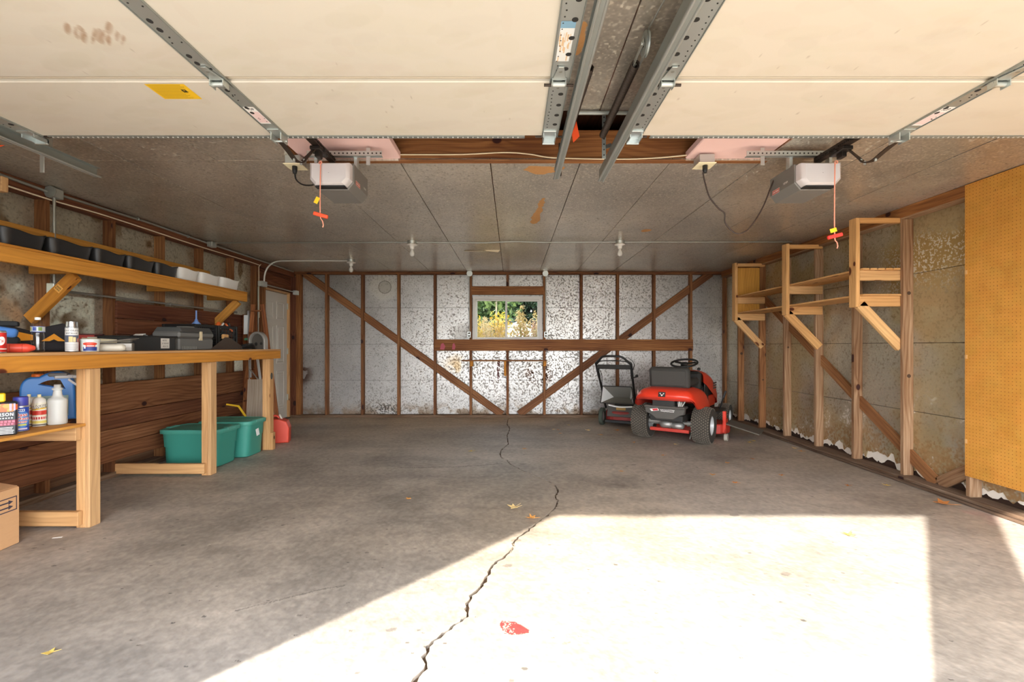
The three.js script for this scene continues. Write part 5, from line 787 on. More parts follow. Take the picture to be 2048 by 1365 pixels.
{ const d = onLine(75.5, -2.93), t = thing('water_bottle', 'clear plastic water bottle standing on the bench in front of the black tool bag', 'bottle', [-2.93, BT, d]);
  const pr = [[0.0, 0.002], [0.024, 0.0], [0.031, 0.008]]; for (let i = 0; i < 8; i++) { const y = 0.016 + i * 0.013; pr.push([0.0325 - (i % 2) * 0.003, y]); } pr.push([0.028, 0.122], [0.0325, 0.13], [0.0325, 0.158], [0.030, 0.172], [0.02, 0.19], [0.0125, 0.197], [0.0125, 0.203]);
  const pet = new THREE.MeshPhysicalMaterial({ color: C('#ffffff'), transmission: 1, thickness: 0, roughness: 0.06, ior: 1.5 }); M('bottle', lathe(pr, 36), pet, t);
  const lm = new THREE.MeshPhysicalMaterial({ map: canvasTex(512, 128, (g, W, H) => { g.fillStyle = '#dfe8ea'; g.fillRect(0, 0, W, H); for (let i = 0; i < 8; i++) { g.fillStyle = ['#4b63c4', '#8fae5a', '#f2f4f4', '#d8cf62'][i % 4]; g.fillRect(i * 64 + 6, 18, 44, 80); } g.fillStyle = '#4250b0'; g.fillRect(0, 0, W, 10); g.fillRect(0, 116, W, 12); }), roughness: 0.4, transmission: 0.4, thickness: 0 });
  M('label', new THREE.CylinderGeometry(0.0332, 0.0332, 0.036, 36, 1, true).translate(0, 0.142, 0), lm, t); M('cap', lathe([[0.0145, 0.2], [0.0145, 0.214], [0.013, 0.216], [0, 0.216]], 20), whitePl, t); }
{ const d = onLine(143.5, -2.9); can(-2.9, BT, d, 0.033, 0.16, 'silver-capped spray paint can standing at the bench edge', 'spray_can', 'spray can', canLabel(512, 384, (g, W, H) => { g.fillStyle = '#eceae6'; g.fillRect(0, 0, W, H); for (const o of [0, 256]) { txt(g, 'RUST-OLEUM', o + 128, 50, 'bold 38px serif', '#2a2a2e'); txt(g, 'METALLIC', o + 128, 96, 'bold 34px sans-serif', '#3a3a44'); g.fillStyle = '#5b6172'; g.fillRect(o + 16, 116, 224, 120); g.fillStyle = '#e8c98a'; g.fillRect(o + 90, 140, 50, 92); g.fillStyle = '#efd9a6'; g.fillRect(o + 144, 150, 36, 80); g.fillStyle = '#c4786a'; g.fillRect(o + 196, 170, 38, 60); for (let i = 0; i < 7; i++) { g.fillStyle = 'rgba(90,95,110,0.5)'; g.fillRect(o + 30, 262 + i * 16, 150 + 40 * hash(i), 5); } } }, 0.25), std({ color: C('#c2c5c9'), metalness: 0.9, roughness: 0.25 }), 0.038, silver, face(-2.9, d)); }
{ const d = onLine(180, -2.87); const t = thing('paste_jar', 'white plastic jar with red and blue label beside the spray can', 'jar', [-2.87, BT, d], face(-2.87, d)); M('body', lathe([[0, 0], [0.046, 0], [0.048, 0.005], [0.051, 0.078], [0, 0.078]], 36), std({ color: C('#e6e8e2'), roughness: 0.35 }), t); M('lid', lathe([[0.053, 0.068], [0.054, 0.082], [0.05, 0.086], [0, 0.086]], 36), std({ color: C('#dfe6e0'), roughness: 0.3 }), t);
  M('printed_label', new THREE.CylinderGeometry(0.0515, 0.0492, 0.06, 40, 1, true).translate(0, 0.036, 0), canLabel(768, 160, (g, W, H) => { g.fillStyle = '#e6e8e2'; g.fillRect(0, 0, W, H); const o = 290; g.fillStyle = '#28408c'; g.fillRect(o, 90, 190, 70); g.fillStyle = '#d9472e'; g.beginPath(); g.ellipse(o + 95, 36, 95, 30, 0, 0, 7); g.fill(); g.fillStyle = '#e0502e'; g.fillRect(o + 40, 56, 120, 34); g.fillStyle = '#fff'; g.fillRect(o + 14, 60, 24, 60); g.fillRect(o + 52, 66, 96, 12); }), t); }
// black and orange tool bag, two flaps
{ const d = onLine(72, -3.2), t = thing('tool_bag', 'black fabric tool bag with orange triangles lying behind the water bottle', 'bag', [-3.2, BT, d], 0.72), bm = std({ color: C('#262326'), roughness: 0.85 }), om = std({ color: C('#f5a11c'), roughness: 0.7 });
  const slab = (pts, z, tilt, name, m, th = 0.05, b = 0.012) => { const g = extrude(pts, th, b, 2); g.rotateX(-tilt); return M(name, g.translate(0, 0.012, z), m, t); };
  M('base', new RoundedBoxGeometry(0.34, 0.07, 0.2, 3, 0.025).translate(0, 0.036, 0), bm, t);
  slab([[-0.17, 0], [0.0, 0], [0.0, 0.10], [-0.14, 0.15], [-0.17, 0.15]], 0.0, 0.15, 'flap', bm); slab([[0.02, 0], [0.17, 0.0], [0.155, 0.155], [0.13, 0.165], [0.02, 0.13]], 0.0, 0.12, 'flap', bm);
  const tri = (pts, z, tilt) => { const g = extrude(pts, 0.004); g.rotateX(-tilt); M('orange_panel', g.translate(0, 0.012, z), om, t); };
  tri([[-0.085, 0.06], [-0.01, 0.065], [-0.01, 0.1], [-0.095, 0.125]], 0.066, 0.15); tri([[0.03, 0.06], [0.065, 0.058], [0.09, 0.072], [0.12, 0.052], [0.15, 0.055], [0.09, 0.11]], 0.066, 0.12); }
{ const d = onLine(2, -3.05), t = thing('blue_cloth_pouch', 'blue and black pouch behind the red can at the near end of the bench', 'pouch', [-3.05, BT, d], 0.75); M('body', new RoundedBoxGeometry(0.16, 0.1, 0.1, 3, 0.03).translate(0, 0.05, 0), std({ color: C('#1f2326'), roughness: 0.8 }), t); M('cloth', new RoundedBoxGeometry(0.14, 0.06, 0.1, 3, 0.02).rotateZ(-0.2).translate(0, 0.125, 0), std({ color: C('#4a7cc0'), roughness: 0.9 }), t); M('flap', new RoundedBoxGeometry(0.15, 0.03, 0.1, 3, 0.01).translate(0, 0.172, 0), std({ color: C('#1b1e20'), roughness: 0.8 }), t); }
// caulk tube, paper roll, block, book, leaflets
{ const d = onLine(214, -2.85), t = thing('caulk_tube', 'grey-white round tube lying beside the labelled jar', 'tube', [-2.85, BT + 0.026, d], 0.62); const g = lathe([[0, -0.09], [0.026, -0.09], [0.026, 0.08], [0.02, 0.098], [0, 0.104]], 28); g.rotateZ(-Math.PI / 2); M('body', g, std({ color: C('#cdc6b6'), roughness: 0.5 }), t); }
{ const d = onLine(215, -3.38), t = thing('wood_block', 'yellowish scrap of wood lying behind the paper roll', 'wood block', [-3.38, BT, d], 0.5); M('block', ext(-0.13, 0.13, 0, 0.085, -0.02, 0.02, 0.003), W_ORANGE[1], t); M('stain', ext(0.08, 0.1, 0.02, 0.05, -0.0206, -0.0202, 0), std({ color: C('#8a5a20'), roughness: 0.9 }), t); }
{ const d = onLine(199, -3.12), t = thing('paper_roll', 'cream rolled paper tube lying on the bench, open end to the room', 'paper roll', [-3.12, BT + 0.075, d], 0.6); const g = lathe([[0.012, -0.1], [0.02, -0.1], [0.02, 0.1], [0.012, 0.1], [0.012, -0.1]], 24); g.rotateZ(Math.PI / 2); g.rotateZ(-0.06); M('roll', g, std({ color: C('#e2d9b8'), roughness: 0.85 }), t); M('prop', ext(-0.1, -0.03, -0.075, -0.02, -0.03, 0.03, 0.003), std({ color: C('#8a8a82'), roughness: 0.8 }), t); M('prop', ext(0.03, 0.09, -0.075, -0.02, -0.03, 0.03, 0.003), std({ color: C('#b59a62'), roughness: 0.8 }), t); }
{ const d = onLine(160, -3.42), t = thing('red_carton', 'red and pale carton standing behind the spray can', 'carton', [-3.42, BT, d], 0.6); M('carton', ext(-0.14, 0.14, 0, 0.125, -0.05, 0.05, 0.003), std({ color: C('#c24a40'), roughness: 0.7 }), t); M('end_flap', ext(0.05, 0.139, 0.02, 0.11, -0.0508, -0.05, 0), std({ color: C('#dcdcc8'), roughness: 0.7 }), t); M('lid', ext(-0.142, 0.142, 0.1252, 0.135, -0.052, 0.052, 0.002), std({ color: C('#57302c'), roughness: 0.7 }), t); }
{ const d = onLine(236, -2.92), t = thing('small_drawer', 'grey tray with a written paper tag and leaflets on top', 'tray', [-2.92, BT, d], 0.55); M('tray', ext(-0.11, 0.09, 0, 0.06, -0.05, 0.05, 0.004), std({ color: C('#7a766e'), roughness: 0.6 }), t); const tg = canvasTex(128, 96, (g) => { g.fillStyle = '#d3d0ca'; g.fillRect(0, 0, 128, 96); for (let i = 0; i < 3; i++) { g.fillStyle = '#5a5a60'; for (let k = 0; k < 8; k++) g.fillRect(12 + k * 12, 16 + i * 16 + 3 * hash(k + i), 8, 3); } }); M('tag', ext(0.0, 0.085, 0.004, 0.055, -0.052, -0.051, 0), std({ map: tg, roughness: 0.8 }), t);
  for (let i = 0; i < 4; i++) { const g = cbox(0.2, 0.0015, 0.13, 0.0004); g.rotateY(0.3 - i * 0.2); g.rotateZ(0.04 * i); M('leaflet', g.translate(-0.03 + i * 0.012, 0.066 + i * 0.005, 0), std({ color: C(['#bdb5a6', '#c9c2b4', '#aca494', '#d4cec2'][i]), roughness: 0.85 }), t); } }
// black bin with paper note
{ const t = thing('black_tray', 'black plastic tray with a handwritten white note on its side', 'tray', [-3.08, BT, 3.86]), N = 4; const tub = (a, b, y0, y1, th) => merge([ext(-a, a, y0, y0 + th, -b, b, 0.002), ext(a - th, a, y0, y1, -b, b, 0.002), ext(-a, -a + th, y0, y1, -b, b, 0.002), ext(-a, a, y0, y1, b - th, b, 0.002), ext(-a, a, y0, y1, -b, -b + th, 0.002)]); M('tub', tub(0.13, 0.24, 0, 0.12, 0.004), std({ color: C('#161617'), roughness: 0.4 }), t); M('rim', merge([ext(0.126, 0.145, 0.112, 0.121, -0.25, 0.25, 0.003), ext(-0.145, -0.126, 0.112, 0.121, -0.25, 0.25, 0.003), ext(-0.145, 0.145, 0.112, 0.121, 0.236, 0.25, 0.003), ext(-0.145, 0.145, 0.112, 0.121, -0.25, -0.236, 0.003)]), std({ color: C('#1d1d1e'), roughness: 0.4 }), t);
  const nt = canvasTex(128, 128, (g) => { g.fillStyle = '#dcd8cf'; g.fillRect(0, 0, 128, 128); txt(g, 'MISC', 56, 36, 'italic 30px sans-serif', '#3a3634'); txt(g, 'SCREWS', 64, 74, 'italic 28px sans-serif', '#3a3634'); txt(g, 'BOLTS', 66, 112, 'italic 28px sans-serif', '#3a3634'); }); const g = new THREE.PlaneGeometry(0.1, 0.085); g.rotateY(Math.PI / 2); M('note', g.translate(0.1306, 0.06, -0.12), std({ map: nt, roughness: 0.8 }), t);
  M('papers', merge([beam(V(-0.02, 0.11, -0.02), V(-0.03, 0.14, 0.06), 0.08, 0.002, new THREE.Vector3(0, 1, 0.3)), beam(V(0.0, 0.11, 0.1), V(0.0, 0.135, 0.03), 0.06, 0.002, new THREE.Vector3(0, 1, -0.3))]), whitePl, t); }
{ const t = thing('tape_roll', 'black roll of tape standing behind the tray with the note', 'tape roll', [-3.27, BT + 0.085, 4.35], 0.5); M('roll', lathe([[0.045, -0.025], [0.085, -0.025], [0.085, 0.025], [0.045, 0.025], [0.045, -0.025]], 32).rotateX(Math.PI / 2), std({ color: C('#2b2a2a'), roughness: 0.5 }), t); M('core', new THREE.CylinderGeometry(0.046, 0.046, 0.05, 28, 1, true).rotateX(Math.PI / 2), std({ color: C('#5d5a52'), roughness: 0.7 }), t); }
// grey tool box
{ const t = thing('tool_box', 'grey tool box with dark lid and cream latch on the bench', 'tool box', [-3.1, BT, 4.43]); const gm = std({ color: C('#6d6d6a'), roughness: 0.55 }), lm = std({ color: C('#4e4f4e'), roughness: 0.5 });
  M('body', ext(-0.12, 0.12, 0, 0.11, -0.24, 0.24, 0.012), gm, t); M('lid', ext(-0.125, 0.125, 0.112, 0.17, -0.245, 0.245, 0.015), gm, t);
  const g = extrude([[-0.125, 0.17], [0.125, 0.17], [0.095, 0.205], [-0.095, 0.205]], 0.42, 0.006); M('lid_top', g.translate(0, 0, -0.21), lm, t); M('handle', ext(-0.04, 0.06, 0.2, 0.222, -0.06, 0.06, 0.01), std({ color: C('#8b8b86'), roughness: 0.5 }), t);
  M('latch', merge([ext(0.1255, 0.136, 0.1, 0.175, 0.02, 0.055, 0.004), ext(0.1255, 0.134, 0.09, 0.11, 0.01, 0.06, 0.003)]), std({ color: C('#d8c8a4'), roughness: 0.5 }), t); const ribs = []; for (let i = 0; i < 10; i++) M('rib', ext(0.1202, 0.124, 0.006, 0.035, -0.2 + i * 0.02, -0.192 + i * 0.02, 0.001), std({ color: C('#8f8f8a'), roughness: 0.6 }), t); }
// milk crates
function crate(x, d, L, W, H, label, turn = 0) {
  const t = thing('milk_crate', label, 'crate', [x, BT, d], turn), m = std({ color: C('#1a1b1b'), roughness: 0.55 }), bars = [];
  M('frame', merge([ext(-W / 2, W / 2, 0, 0.012, -L / 2, L / 2, 0.003), ...[-1, 1].flatMap((s) => [ext(s * W / 2 - 0.006, s * W / 2 + 0.006, H - 0.03, H, -L / 2, L / 2, 0.003), ext(-W / 2, W / 2, H - 0.03, H, s * L / 2 - 0.006, s * L / 2 + 0.006, 0.003), ext(s * W / 2 - 0.006, s * W / 2 + 0.006, 0, 0.03, -L / 2, L / 2, 0.003), ext(-W / 2, W / 2, 0, 0.03, s * L / 2 - 0.006, s * L / 2 + 0.006, 0.003)]), ...[[-1, -1], [1, -1], [1, 1], [-1, 1]].map(([a, b]) => ext(a * W / 2 - 0.012, a * W / 2 + 0.012, 0, H, b * L / 2 - 0.012, b * L / 2 + 0.012, 0.003))]), m, t);
  for (const s of [-1, 1]) { for (let k = 1; k < 10; k++) { bars.push(ext(s * W / 2 - 0.003, s * W / 2 + 0.003, 0.03, H - 0.03, -L / 2 + k * L / 10 - 0.002, -L / 2 + k * L / 10 + 0.002, 0)); bars.push(ext(-W / 2 + k * W / 10 - 0.002, -W / 2 + k * W / 10 + 0.002, 0.03, H - 0.03, s * L / 2 - 0.003, s * L / 2 + 0.003, 0)); } for (let k = 1; k < 7; k++) { const y = 0.03 + (H - 0.06) * k / 7; bars.push(ext(s * W / 2 - 0.003, s * W / 2 + 0.003, y - 0.002, y + 0.002, -L / 2, L / 2, 0)); bars.push(ext(-W / 2, W / 2, y - 0.002, y + 0.002, s * L / 2 - 0.003, s * L / 2 + 0.003, 0)); } }
  const lat = M('lattice', merge(bars), std({ color: C('#34383a'), roughness: 0.5 }), t); lat.userData.kind = 'stuff';
  return t;
}
crate(-3.42, 4.98, 0.34, 0.32, 0.265, 'black lattice crate behind the tool box with the blue funnel');
crate(-3.42, 5.36, 0.34, 0.32, 0.265, 'black lattice crate filled with tools under the far shelf brace');
for (const [d, lb] of [[4.98, 'coil of thick black cord inside the crate under the funnel'], [5.36, 'coil of thick black cord inside the crate of tools']]) { const t = thing('cord_coil', lb, 'cord', [-3.42, BT + 0.03, d]); for (let i = 0; i < 8; i++) M('loop', new THREE.TorusGeometry(0.115 - (i % 3) * 0.014, 0.011, 8, 28).rotateX(Math.PI / 2).rotateZ(0.05 * (i % 4)).translate(0.004 * (i % 3), i * 0.021, 0), blackPl, t); }
{ const t = thing('funnel', 'blue long-necked funnel standing upside down on a black crate', 'funnel', [-3.36, BT + 0.266, 4.98]); M('cone', lathe([[0.045, 0], [0.045, 0.004], [0.014, 0.04], [0.012, 0.055], [0.008, 0.06], [0.007, 0.15], [0.004, 0.15], [0.004, 0.055], [0.04, 0.002], [0.045, 0]], 24), std({ color: C('#7fa6e6'), roughness: 0.4 }), t); M('collar', new THREE.TorusGeometry(0.014, 0.004, 8, 20).rotateX(Math.PI / 2).translate(0, 0.045, 0), std({ color: C('#6d94d8'), roughness: 0.4 }), t); }
for (const [hex, x, d, a, lb] of [['#e8743a', -3.28, 5.42, 0.5, 'orange tool handle sticking out of the crate of tools'], ['#d8d4cc', -3.3, 5.3, -0.4, 'pale tool handle sticking out of the crate of tools'], ['#2a2a2a', -3.3, 5.48, 0.2, 'black tool handle sticking out of the crate of tools']]) { const g = new THREE.CapsuleGeometry(0.011, 0.1, 4, 10); g.rotateX(a); g.rotateZ(a); tag(M('screwdriver', g.translate(x, BT + 0.25, -d), std({ color: C(hex), roughness: 0.5 })), lb, 'tool'); }
{ const o = M('orange_cap', lathe([[0.03, 0], [0.032, 0.02], [0.012, 0.045], [0, 0.05]], 18).translate(-3.36, BT + 0.266, -5.36), std({ color: C('#f0702a'), roughness: 0.5 })); tag(o, 'orange plastic cap resting on the crate of tools under the brace', 'cap'); }
// hand saw, cable coil, round guard
{ const t = thing('hand_saw', 'dark hand saw with pale wooden grip lying in front of the crates', 'saw', [-2.98, BT, 4.86]); const g = extrude([[-0.24, 0.0], [0.30, 0.0], [0.30, 0.03], [0.06, 0.12], [-0.02, 0.125]], 0.003); g.rotateY(Math.PI / 2); g.rotateZ(-0.1); M('blade', g.translate(0, 0.004, 0), std({ color: C('#5b5048'), roughness: 0.6, metalness: 0.5 }), t); M('grip', new RoundedBoxGeometry(0.03, 0.05, 0.09, 3, 0.012).translate(-0.012, 0.135, 0.01 - 0.03), W_PINE[0], t); }
{ const t = thing('cable_coil', 'small coil of black cable near the far end of the bench', 'cable', [-3.0, BT + 0.012, 5.28]); for (let i = 0; i < 4; i++) M('loop', new THREE.TorusGeometry(0.085 - i * 0.008, 0.006, 8, 36).rotateX(Math.PI / 2).rotateZ(0.06 * i).scale(0.8, 1, 1.3).translate(0.006 * i, i * 0.013, 0.004 * i), blackPl, t); }
{ const t = thing('wheel_guard', 'grey metal arch with dark plate standing at the far end of the bench', 'guard', [-2.94, BT, 5.42], -0.25); const s = new THREE.Shape(); s.moveTo(-0.11, 0); s.lineTo(-0.11, 0.09); s.absarc(0, 0.09, 0.11, Math.PI, 0, true); s.lineTo(0.11, 0); s.lineTo(0.094, 0); s.lineTo(0.094, 0.09); s.absarc(0, 0.09, 0.094, 0, Math.PI, false); s.lineTo(-0.094, 0);
  M('arch', new THREE.ExtrudeGeometry(s, { depth: 0.05, bevelEnabled: true, bevelSize: 0.003, bevelThickness: 0.003, bevelSegments: 1, curveSegments: 24 }).translate(0, 0, -0.025), std({ color: C('#a39f98'), roughness: 0.5, metalness: 0.4 }), t);
  const p = []; for (let i = 0; i <= 16; i++) { const a = Math.PI * i / 16; p.push([Math.cos(a) * 0.094, 0.09 + Math.sin(a) * 0.094]); } p.push([-0.094, 0], [0.094, 0]); M('plate', extrude(p, 0.012).translate(0, 0, -0.015), std({ color: C('#544e47'), roughness: 0.7 }), t); M('opening', merge([[-0.03, 0.06, 0.02], [0.04, 0.065, 0.016]].map(([x, y, r]) => new THREE.CylinderGeometry(r, r, 0.002, 18).rotateX(Math.PI / 2).translate(x, y, -0.002))), holeM, t); }
// ---------- bottles on the lower shelf ----------
const LS = 0.6905;
{ const X = -2.95, d = onLine(115, X), t = thing('spray_bottle', 'translucent white spray bottle without its trigger on the lower bench shelf', 'bottle', [X, LS, d]); M('bottle', lathe([[0, 0], [0.043, 0], [0.048, 0.006], [0.049, 0.03], [0.047, 0.07], [0.049, 0.11], [0.049, 0.155], [0.044, 0.168], [0.03, 0.175], [0.024, 0.19], [0.021, 0.215], [0.021, 0.222], [0.027, 0.224], [0.027, 0.234], [0.018, 0.238], [0.017, 0.258], [0, 0.258]], 36), new THREE.MeshPhysicalMaterial({ color: C('#e9eae4'), roughness: 0.45, transmission: 0.35, thickness: 0 }), t); }
{ const X = -3.17, d = onLine(98, X), t = thing('blue_jug', 'blue plastic jug with orange cap and grey spray nozzle on the lower bench shelf', 'jug', [X, LS, d], 0.7), bm = std({ color: C('#2f7fd0'), roughness: 0.35 });
  const s = new THREE.Shape(); s.moveTo(-0.125, 0); s.lineTo(-0.125, 0.2); s.quadraticCurveTo(-0.12, 0.27, -0.08, 0.275); s.lineTo(-0.04, 0.275); s.quadraticCurveTo(0.0, 0.31, 0.05, 0.31); s.quadraticCurveTo(0.11, 0.305, 0.12, 0.23); s.lineTo(0.125, 0); s.lineTo(-0.125, 0); const h = new THREE.Path(); h.moveTo(-0.05, 0.235); h.quadraticCurveTo(0.0, 0.275, 0.06, 0.262); h.lineTo(0.085, 0.2); h.lineTo(0.02, 0.215); h.lineTo(-0.05, 0.235); s.holes.push(h);
  M('body', new THREE.ExtrudeGeometry(s, { depth: 0.07, bevelEnabled: true, bevelSize: 0.012, bevelThickness: 0.015, bevelSegments: 3, curveSegments: 10 }).translate(0, 0.013, -0.035), bm, t); M('cap', lathe([[0.03, 0.285], [0.03, 0.31], [0.027, 0.313], [0, 0.313]], 20).translate(-0.055, 0.006, 0), std({ color: C('#f07a2a'), roughness: 0.5 }), t); M('liquid_label', ext(-0.09, 0.1, 0.03, 0.17, -0.0525, -0.0515, 0), std({ color: C('#9fb9b4'), roughness: 0.6 }), t);
  M('nozzle', merge([ext(0.03, 0.13, 0.285, 0.31, -0.075, -0.055, 0.006), ext(0.12, 0.155, 0.285, 0.307, -0.08, -0.05, 0.005), beam(V(0.1, 0.28, -0.065), V(0.15, 0.23, -0.065), 0.014, 0.014, new THREE.Vector3(0, 0, 1))]), std({ color: C('#c9c8c6'), roughness: 0.5 }), t); M('nozzle_top', ext(0.0, 0.1, 0.3, 0.325, -0.078, -0.052, 0.008), std({ color: C('#7d7b78'), roughness: 0.6 }), t); }
{ const X = -2.93, d = onLine(41, X); can(X, LS, d, 0.036, 0.15, 'blue aerosol can of glass and surface cleaner on the lower bench shelf', 'aerosol_can', 'spray can', canLabel(512, 320, (g, W, H) => { const gr = g.createLinearGradient(0, 0, 0, H); g.fillStyle = '#1f49b4'; g.fillRect(0, 0, W, H); for (const o of [0, 256]) { g.fillStyle = '#4d86d8'; g.beginPath(); g.ellipse(o + 132, 170, 100, 120, 0.2, 0, 7); g.fill(); g.fillStyle = '#dfe8f2'; g.fillRect(o + 60, 22, 110, 34); g.fillStyle = '#1f49b4'; for (let i = 0; i < 5; i++) g.fillRect(o + 68 + i * 20, 30, 13, 18); g.lineWidth = 8; g.strokeStyle = '#f4f0ee'; for (const [s, y, f] of [['Glass', 122, 54], ['Surface', 172, 48], ['Cleaner', 212, 36]]) { g.font = `bold ${f}px sans-serif`; g.textAlign = 'center'; g.strokeText(s, o + 130, y); g.fillStyle = '#d8303a'; g.fillText(s, o + 130, y); } g.fillStyle = '#d8dc6a'; g.fillRect(o + 90, 228, 100, 24); g.fillStyle = '#e4d8ea'; g.fillRect(o + 50, 284, 150, 22); } }, 0.25), std({ color: C('#4348a8'), roughness: 0.4 }), 0.052, silver, face(X, d)); }
for (const [px, X, lb] of [[58, -3.075, 'white aerosol can half hidden between the blue can and its twin'], [78.5, -3.0, 'white and red aerosol can beside the translucent spray bottle']]) { const d = onLine(px, X), t = can(X, LS, d, 0.033, 0.155, lb, 'aerosol_can', 'spray can', canLabel(512, 320, (g, W, H) => { g.fillStyle = '#e4e0cc'; g.fillRect(0, 0, W, H); for (const o of [0, 256]) { g.save(); g.translate(o + 128, 66); g.rotate(-0.12); g.fillStyle = '#e6b52a'; g.fillRect(-120, 6, 240, 22); g.lineWidth = 8; g.strokeStyle = '#20201c'; g.font = 'bold 56px sans-serif'; g.textAlign = 'center'; g.strokeText('BLASTER', 0, 10); g.fillStyle = '#f4f0e4'; g.fillText('BLASTER', 0, 10); g.restore(); g.fillStyle = '#cf3b2e'; g.fillRect(o, 110, 256, 60); g.fillStyle = '#efe6da'; g.fillRect(o + 20, 186, 216, 60); g.fillStyle = '#c83a34'; for (let i = 0; i < 7; i++) g.fillRect(o + 30 + i * 29, 198, 20, 34); g.fillStyle = '#e3d36a'; g.fillRect(o, 254, 256, 34); } g.fillStyle = '#6a655c'; g.fillRect(0, 300, W, 20); }, 0.25), null, 0, std({ color: C('#e6e2d8'), roughness: 0.35 }), face(X, d)); M('dome', lathe([[0.032, 0.156], [0.03, 0.168], [0.018, 0.18], [0.01, 0.183], [0, 0.183]], 28), std({ color: C('#e6e2d8'), roughness: 0.35 }), t); M('spray_button', lathe([[0.0, 0.182], [0.009, 0.182], [0.009, 0.2], [0, 0.2]], 14), std({ color: C('#efe3ae'), roughness: 0.5 }), t); }
{ const X = -2.9, d = onLine(5, X), t = thing('solvent_tin', 'black and orange rectangular tin with yellow cap at the near end of the lower shelf', 'tin', [X, LS, d], 0.75); const tx = canvasTex(256, 384, (g, W, H) => { g.fillStyle = '#2b2e33'; g.fillRect(0, 0, W, H); const gr = ['#e8803a', '#f0a048', '#e46a38']; for (let i = 0; i < 40; i++) { g.fillStyle = gr[i % 3]; g.beginPath(); g.ellipse(hash(i) * 256, 40 + hash(i + 3) * 60, 40, 24, 0, 0, 7); g.fill(); } g.fillStyle = '#b8a8d8'; g.fillRect(190, 20, 20, 80); g.fillRect(226, 20, 16, 80); g.fillStyle = '#2b2e33'; g.fillRect(0, 112, W, 272); txt(g, 'HERSON', 130, 160, 'bold 50px sans-serif', '#f2f2f0'); g.fillStyle = '#d8d8d4'; for (let i = 0; i < 8; i++) g.fillRect(36 + i * 24, 178, 14, 14); g.fillStyle = '#7a2f42'; g.fillRect(0, 206, W, 66); g.fillStyle = '#e06a80'; for (let i = 0; i < 7; i++) { g.fillRect(20 + i * 32, 214, 22, 22); g.fillRect(24 + i * 30, 244, 20, 20); } for (let i = 0; i < 5; i++) { g.fillStyle = '#e4e4e0'; g.fillRect(30, 290 + i * 17, 150 + 50 * hash(i), 8); } });
  const b = cbox(0.12, 0.19, 0.07, 0.008); const u = b.attributes.uv, p = b.attributes.position; for (let i = 0; i < u.count; i++) u.setXY(i, p.getX(i) / 0.12 + 0.5, p.getY(i) / 0.19 + 0.5); M('tin', b.translate(0, 0.095, 0), std({ map: tx, roughness: 0.4 }), t); M('cap', ext(-0.045, 0.012, 0.19, 0.24, -0.02, 0.02, 0.006), std({ color: C('#f2cf1c'), roughness: 0.45 }), t); }
// ---------- on the floor by the bench ----------
{ const t = thing('cardboard_box', 'brown cardboard box with printed arrows on the floor under the bench', 'box', [-3.0, 0, 2.85], 0.1); const cb = std({ color: C('#cfa274'), roughness: 0.85 }), tx = canvasTex(512, 400, (g, W, H) => { g.fillStyle = '#cfa274'; g.fillRect(0, 0, W, H); for (let i = 0; i < 500; i++) { g.fillStyle = `rgba(${hash(i) > 0.5 ? '120,80,40' : '240,205,165'},0.05)`; g.fillRect(hash(i + 5) * W, hash(i + 9) * H, 60 * hash(i + 1), 2); } g.strokeStyle = '#3c3442'; g.lineWidth = 7; g.strokeRect(230, 60, 264, 92); for (const y of [90, 124]) { g.fillStyle = '#3c3442'; g.fillRect(240, y - 5, 200, 10); g.beginPath(); g.moveTo(470, y); g.lineTo(436, y - 16); g.lineTo(436, y + 16); g.fill(); } });
  const b = ext(-0.32, 0, 0.001, 0.345, -0.45, 0, 0.004); setUV(b, (x, y, d) => [(d + 0.45) / 0.45, y / 0.345]); M('carton', b, [cb, cb][0], t); const fp = new THREE.PlaneGeometry(0.444, 0.338); fp.rotateY(Math.PI / 2); M('printed_side', fp.translate(0.0005, 0.173, 0.225), std({ map: tx, roughness: 0.85 }), t);
  M('flap', beam(V(-0.01, 0.347, -0.22), V(-0.15, 0.375, -0.22), 0.44, 0.004, new THREE.Vector3(0, 1, 0)), cb, t); M('flap', beam(V(-0.31, 0.347, -0.22), V(-0.17, 0.372, -0.22), 0.44, 0.004, new THREE.Vector3(0, 1, 0)), std({ color: C('#b98748'), roughness: 0.85 }), t); M('tape', beam(V(-0.09, 0.367, -0.4), V(-0.09, 0.367, -0.05), 0.06, 0.002, new THREE.Vector3(0.2, 1, 0)), std({ color: C('#c98e2e'), roughness: 0.3 }), t); }
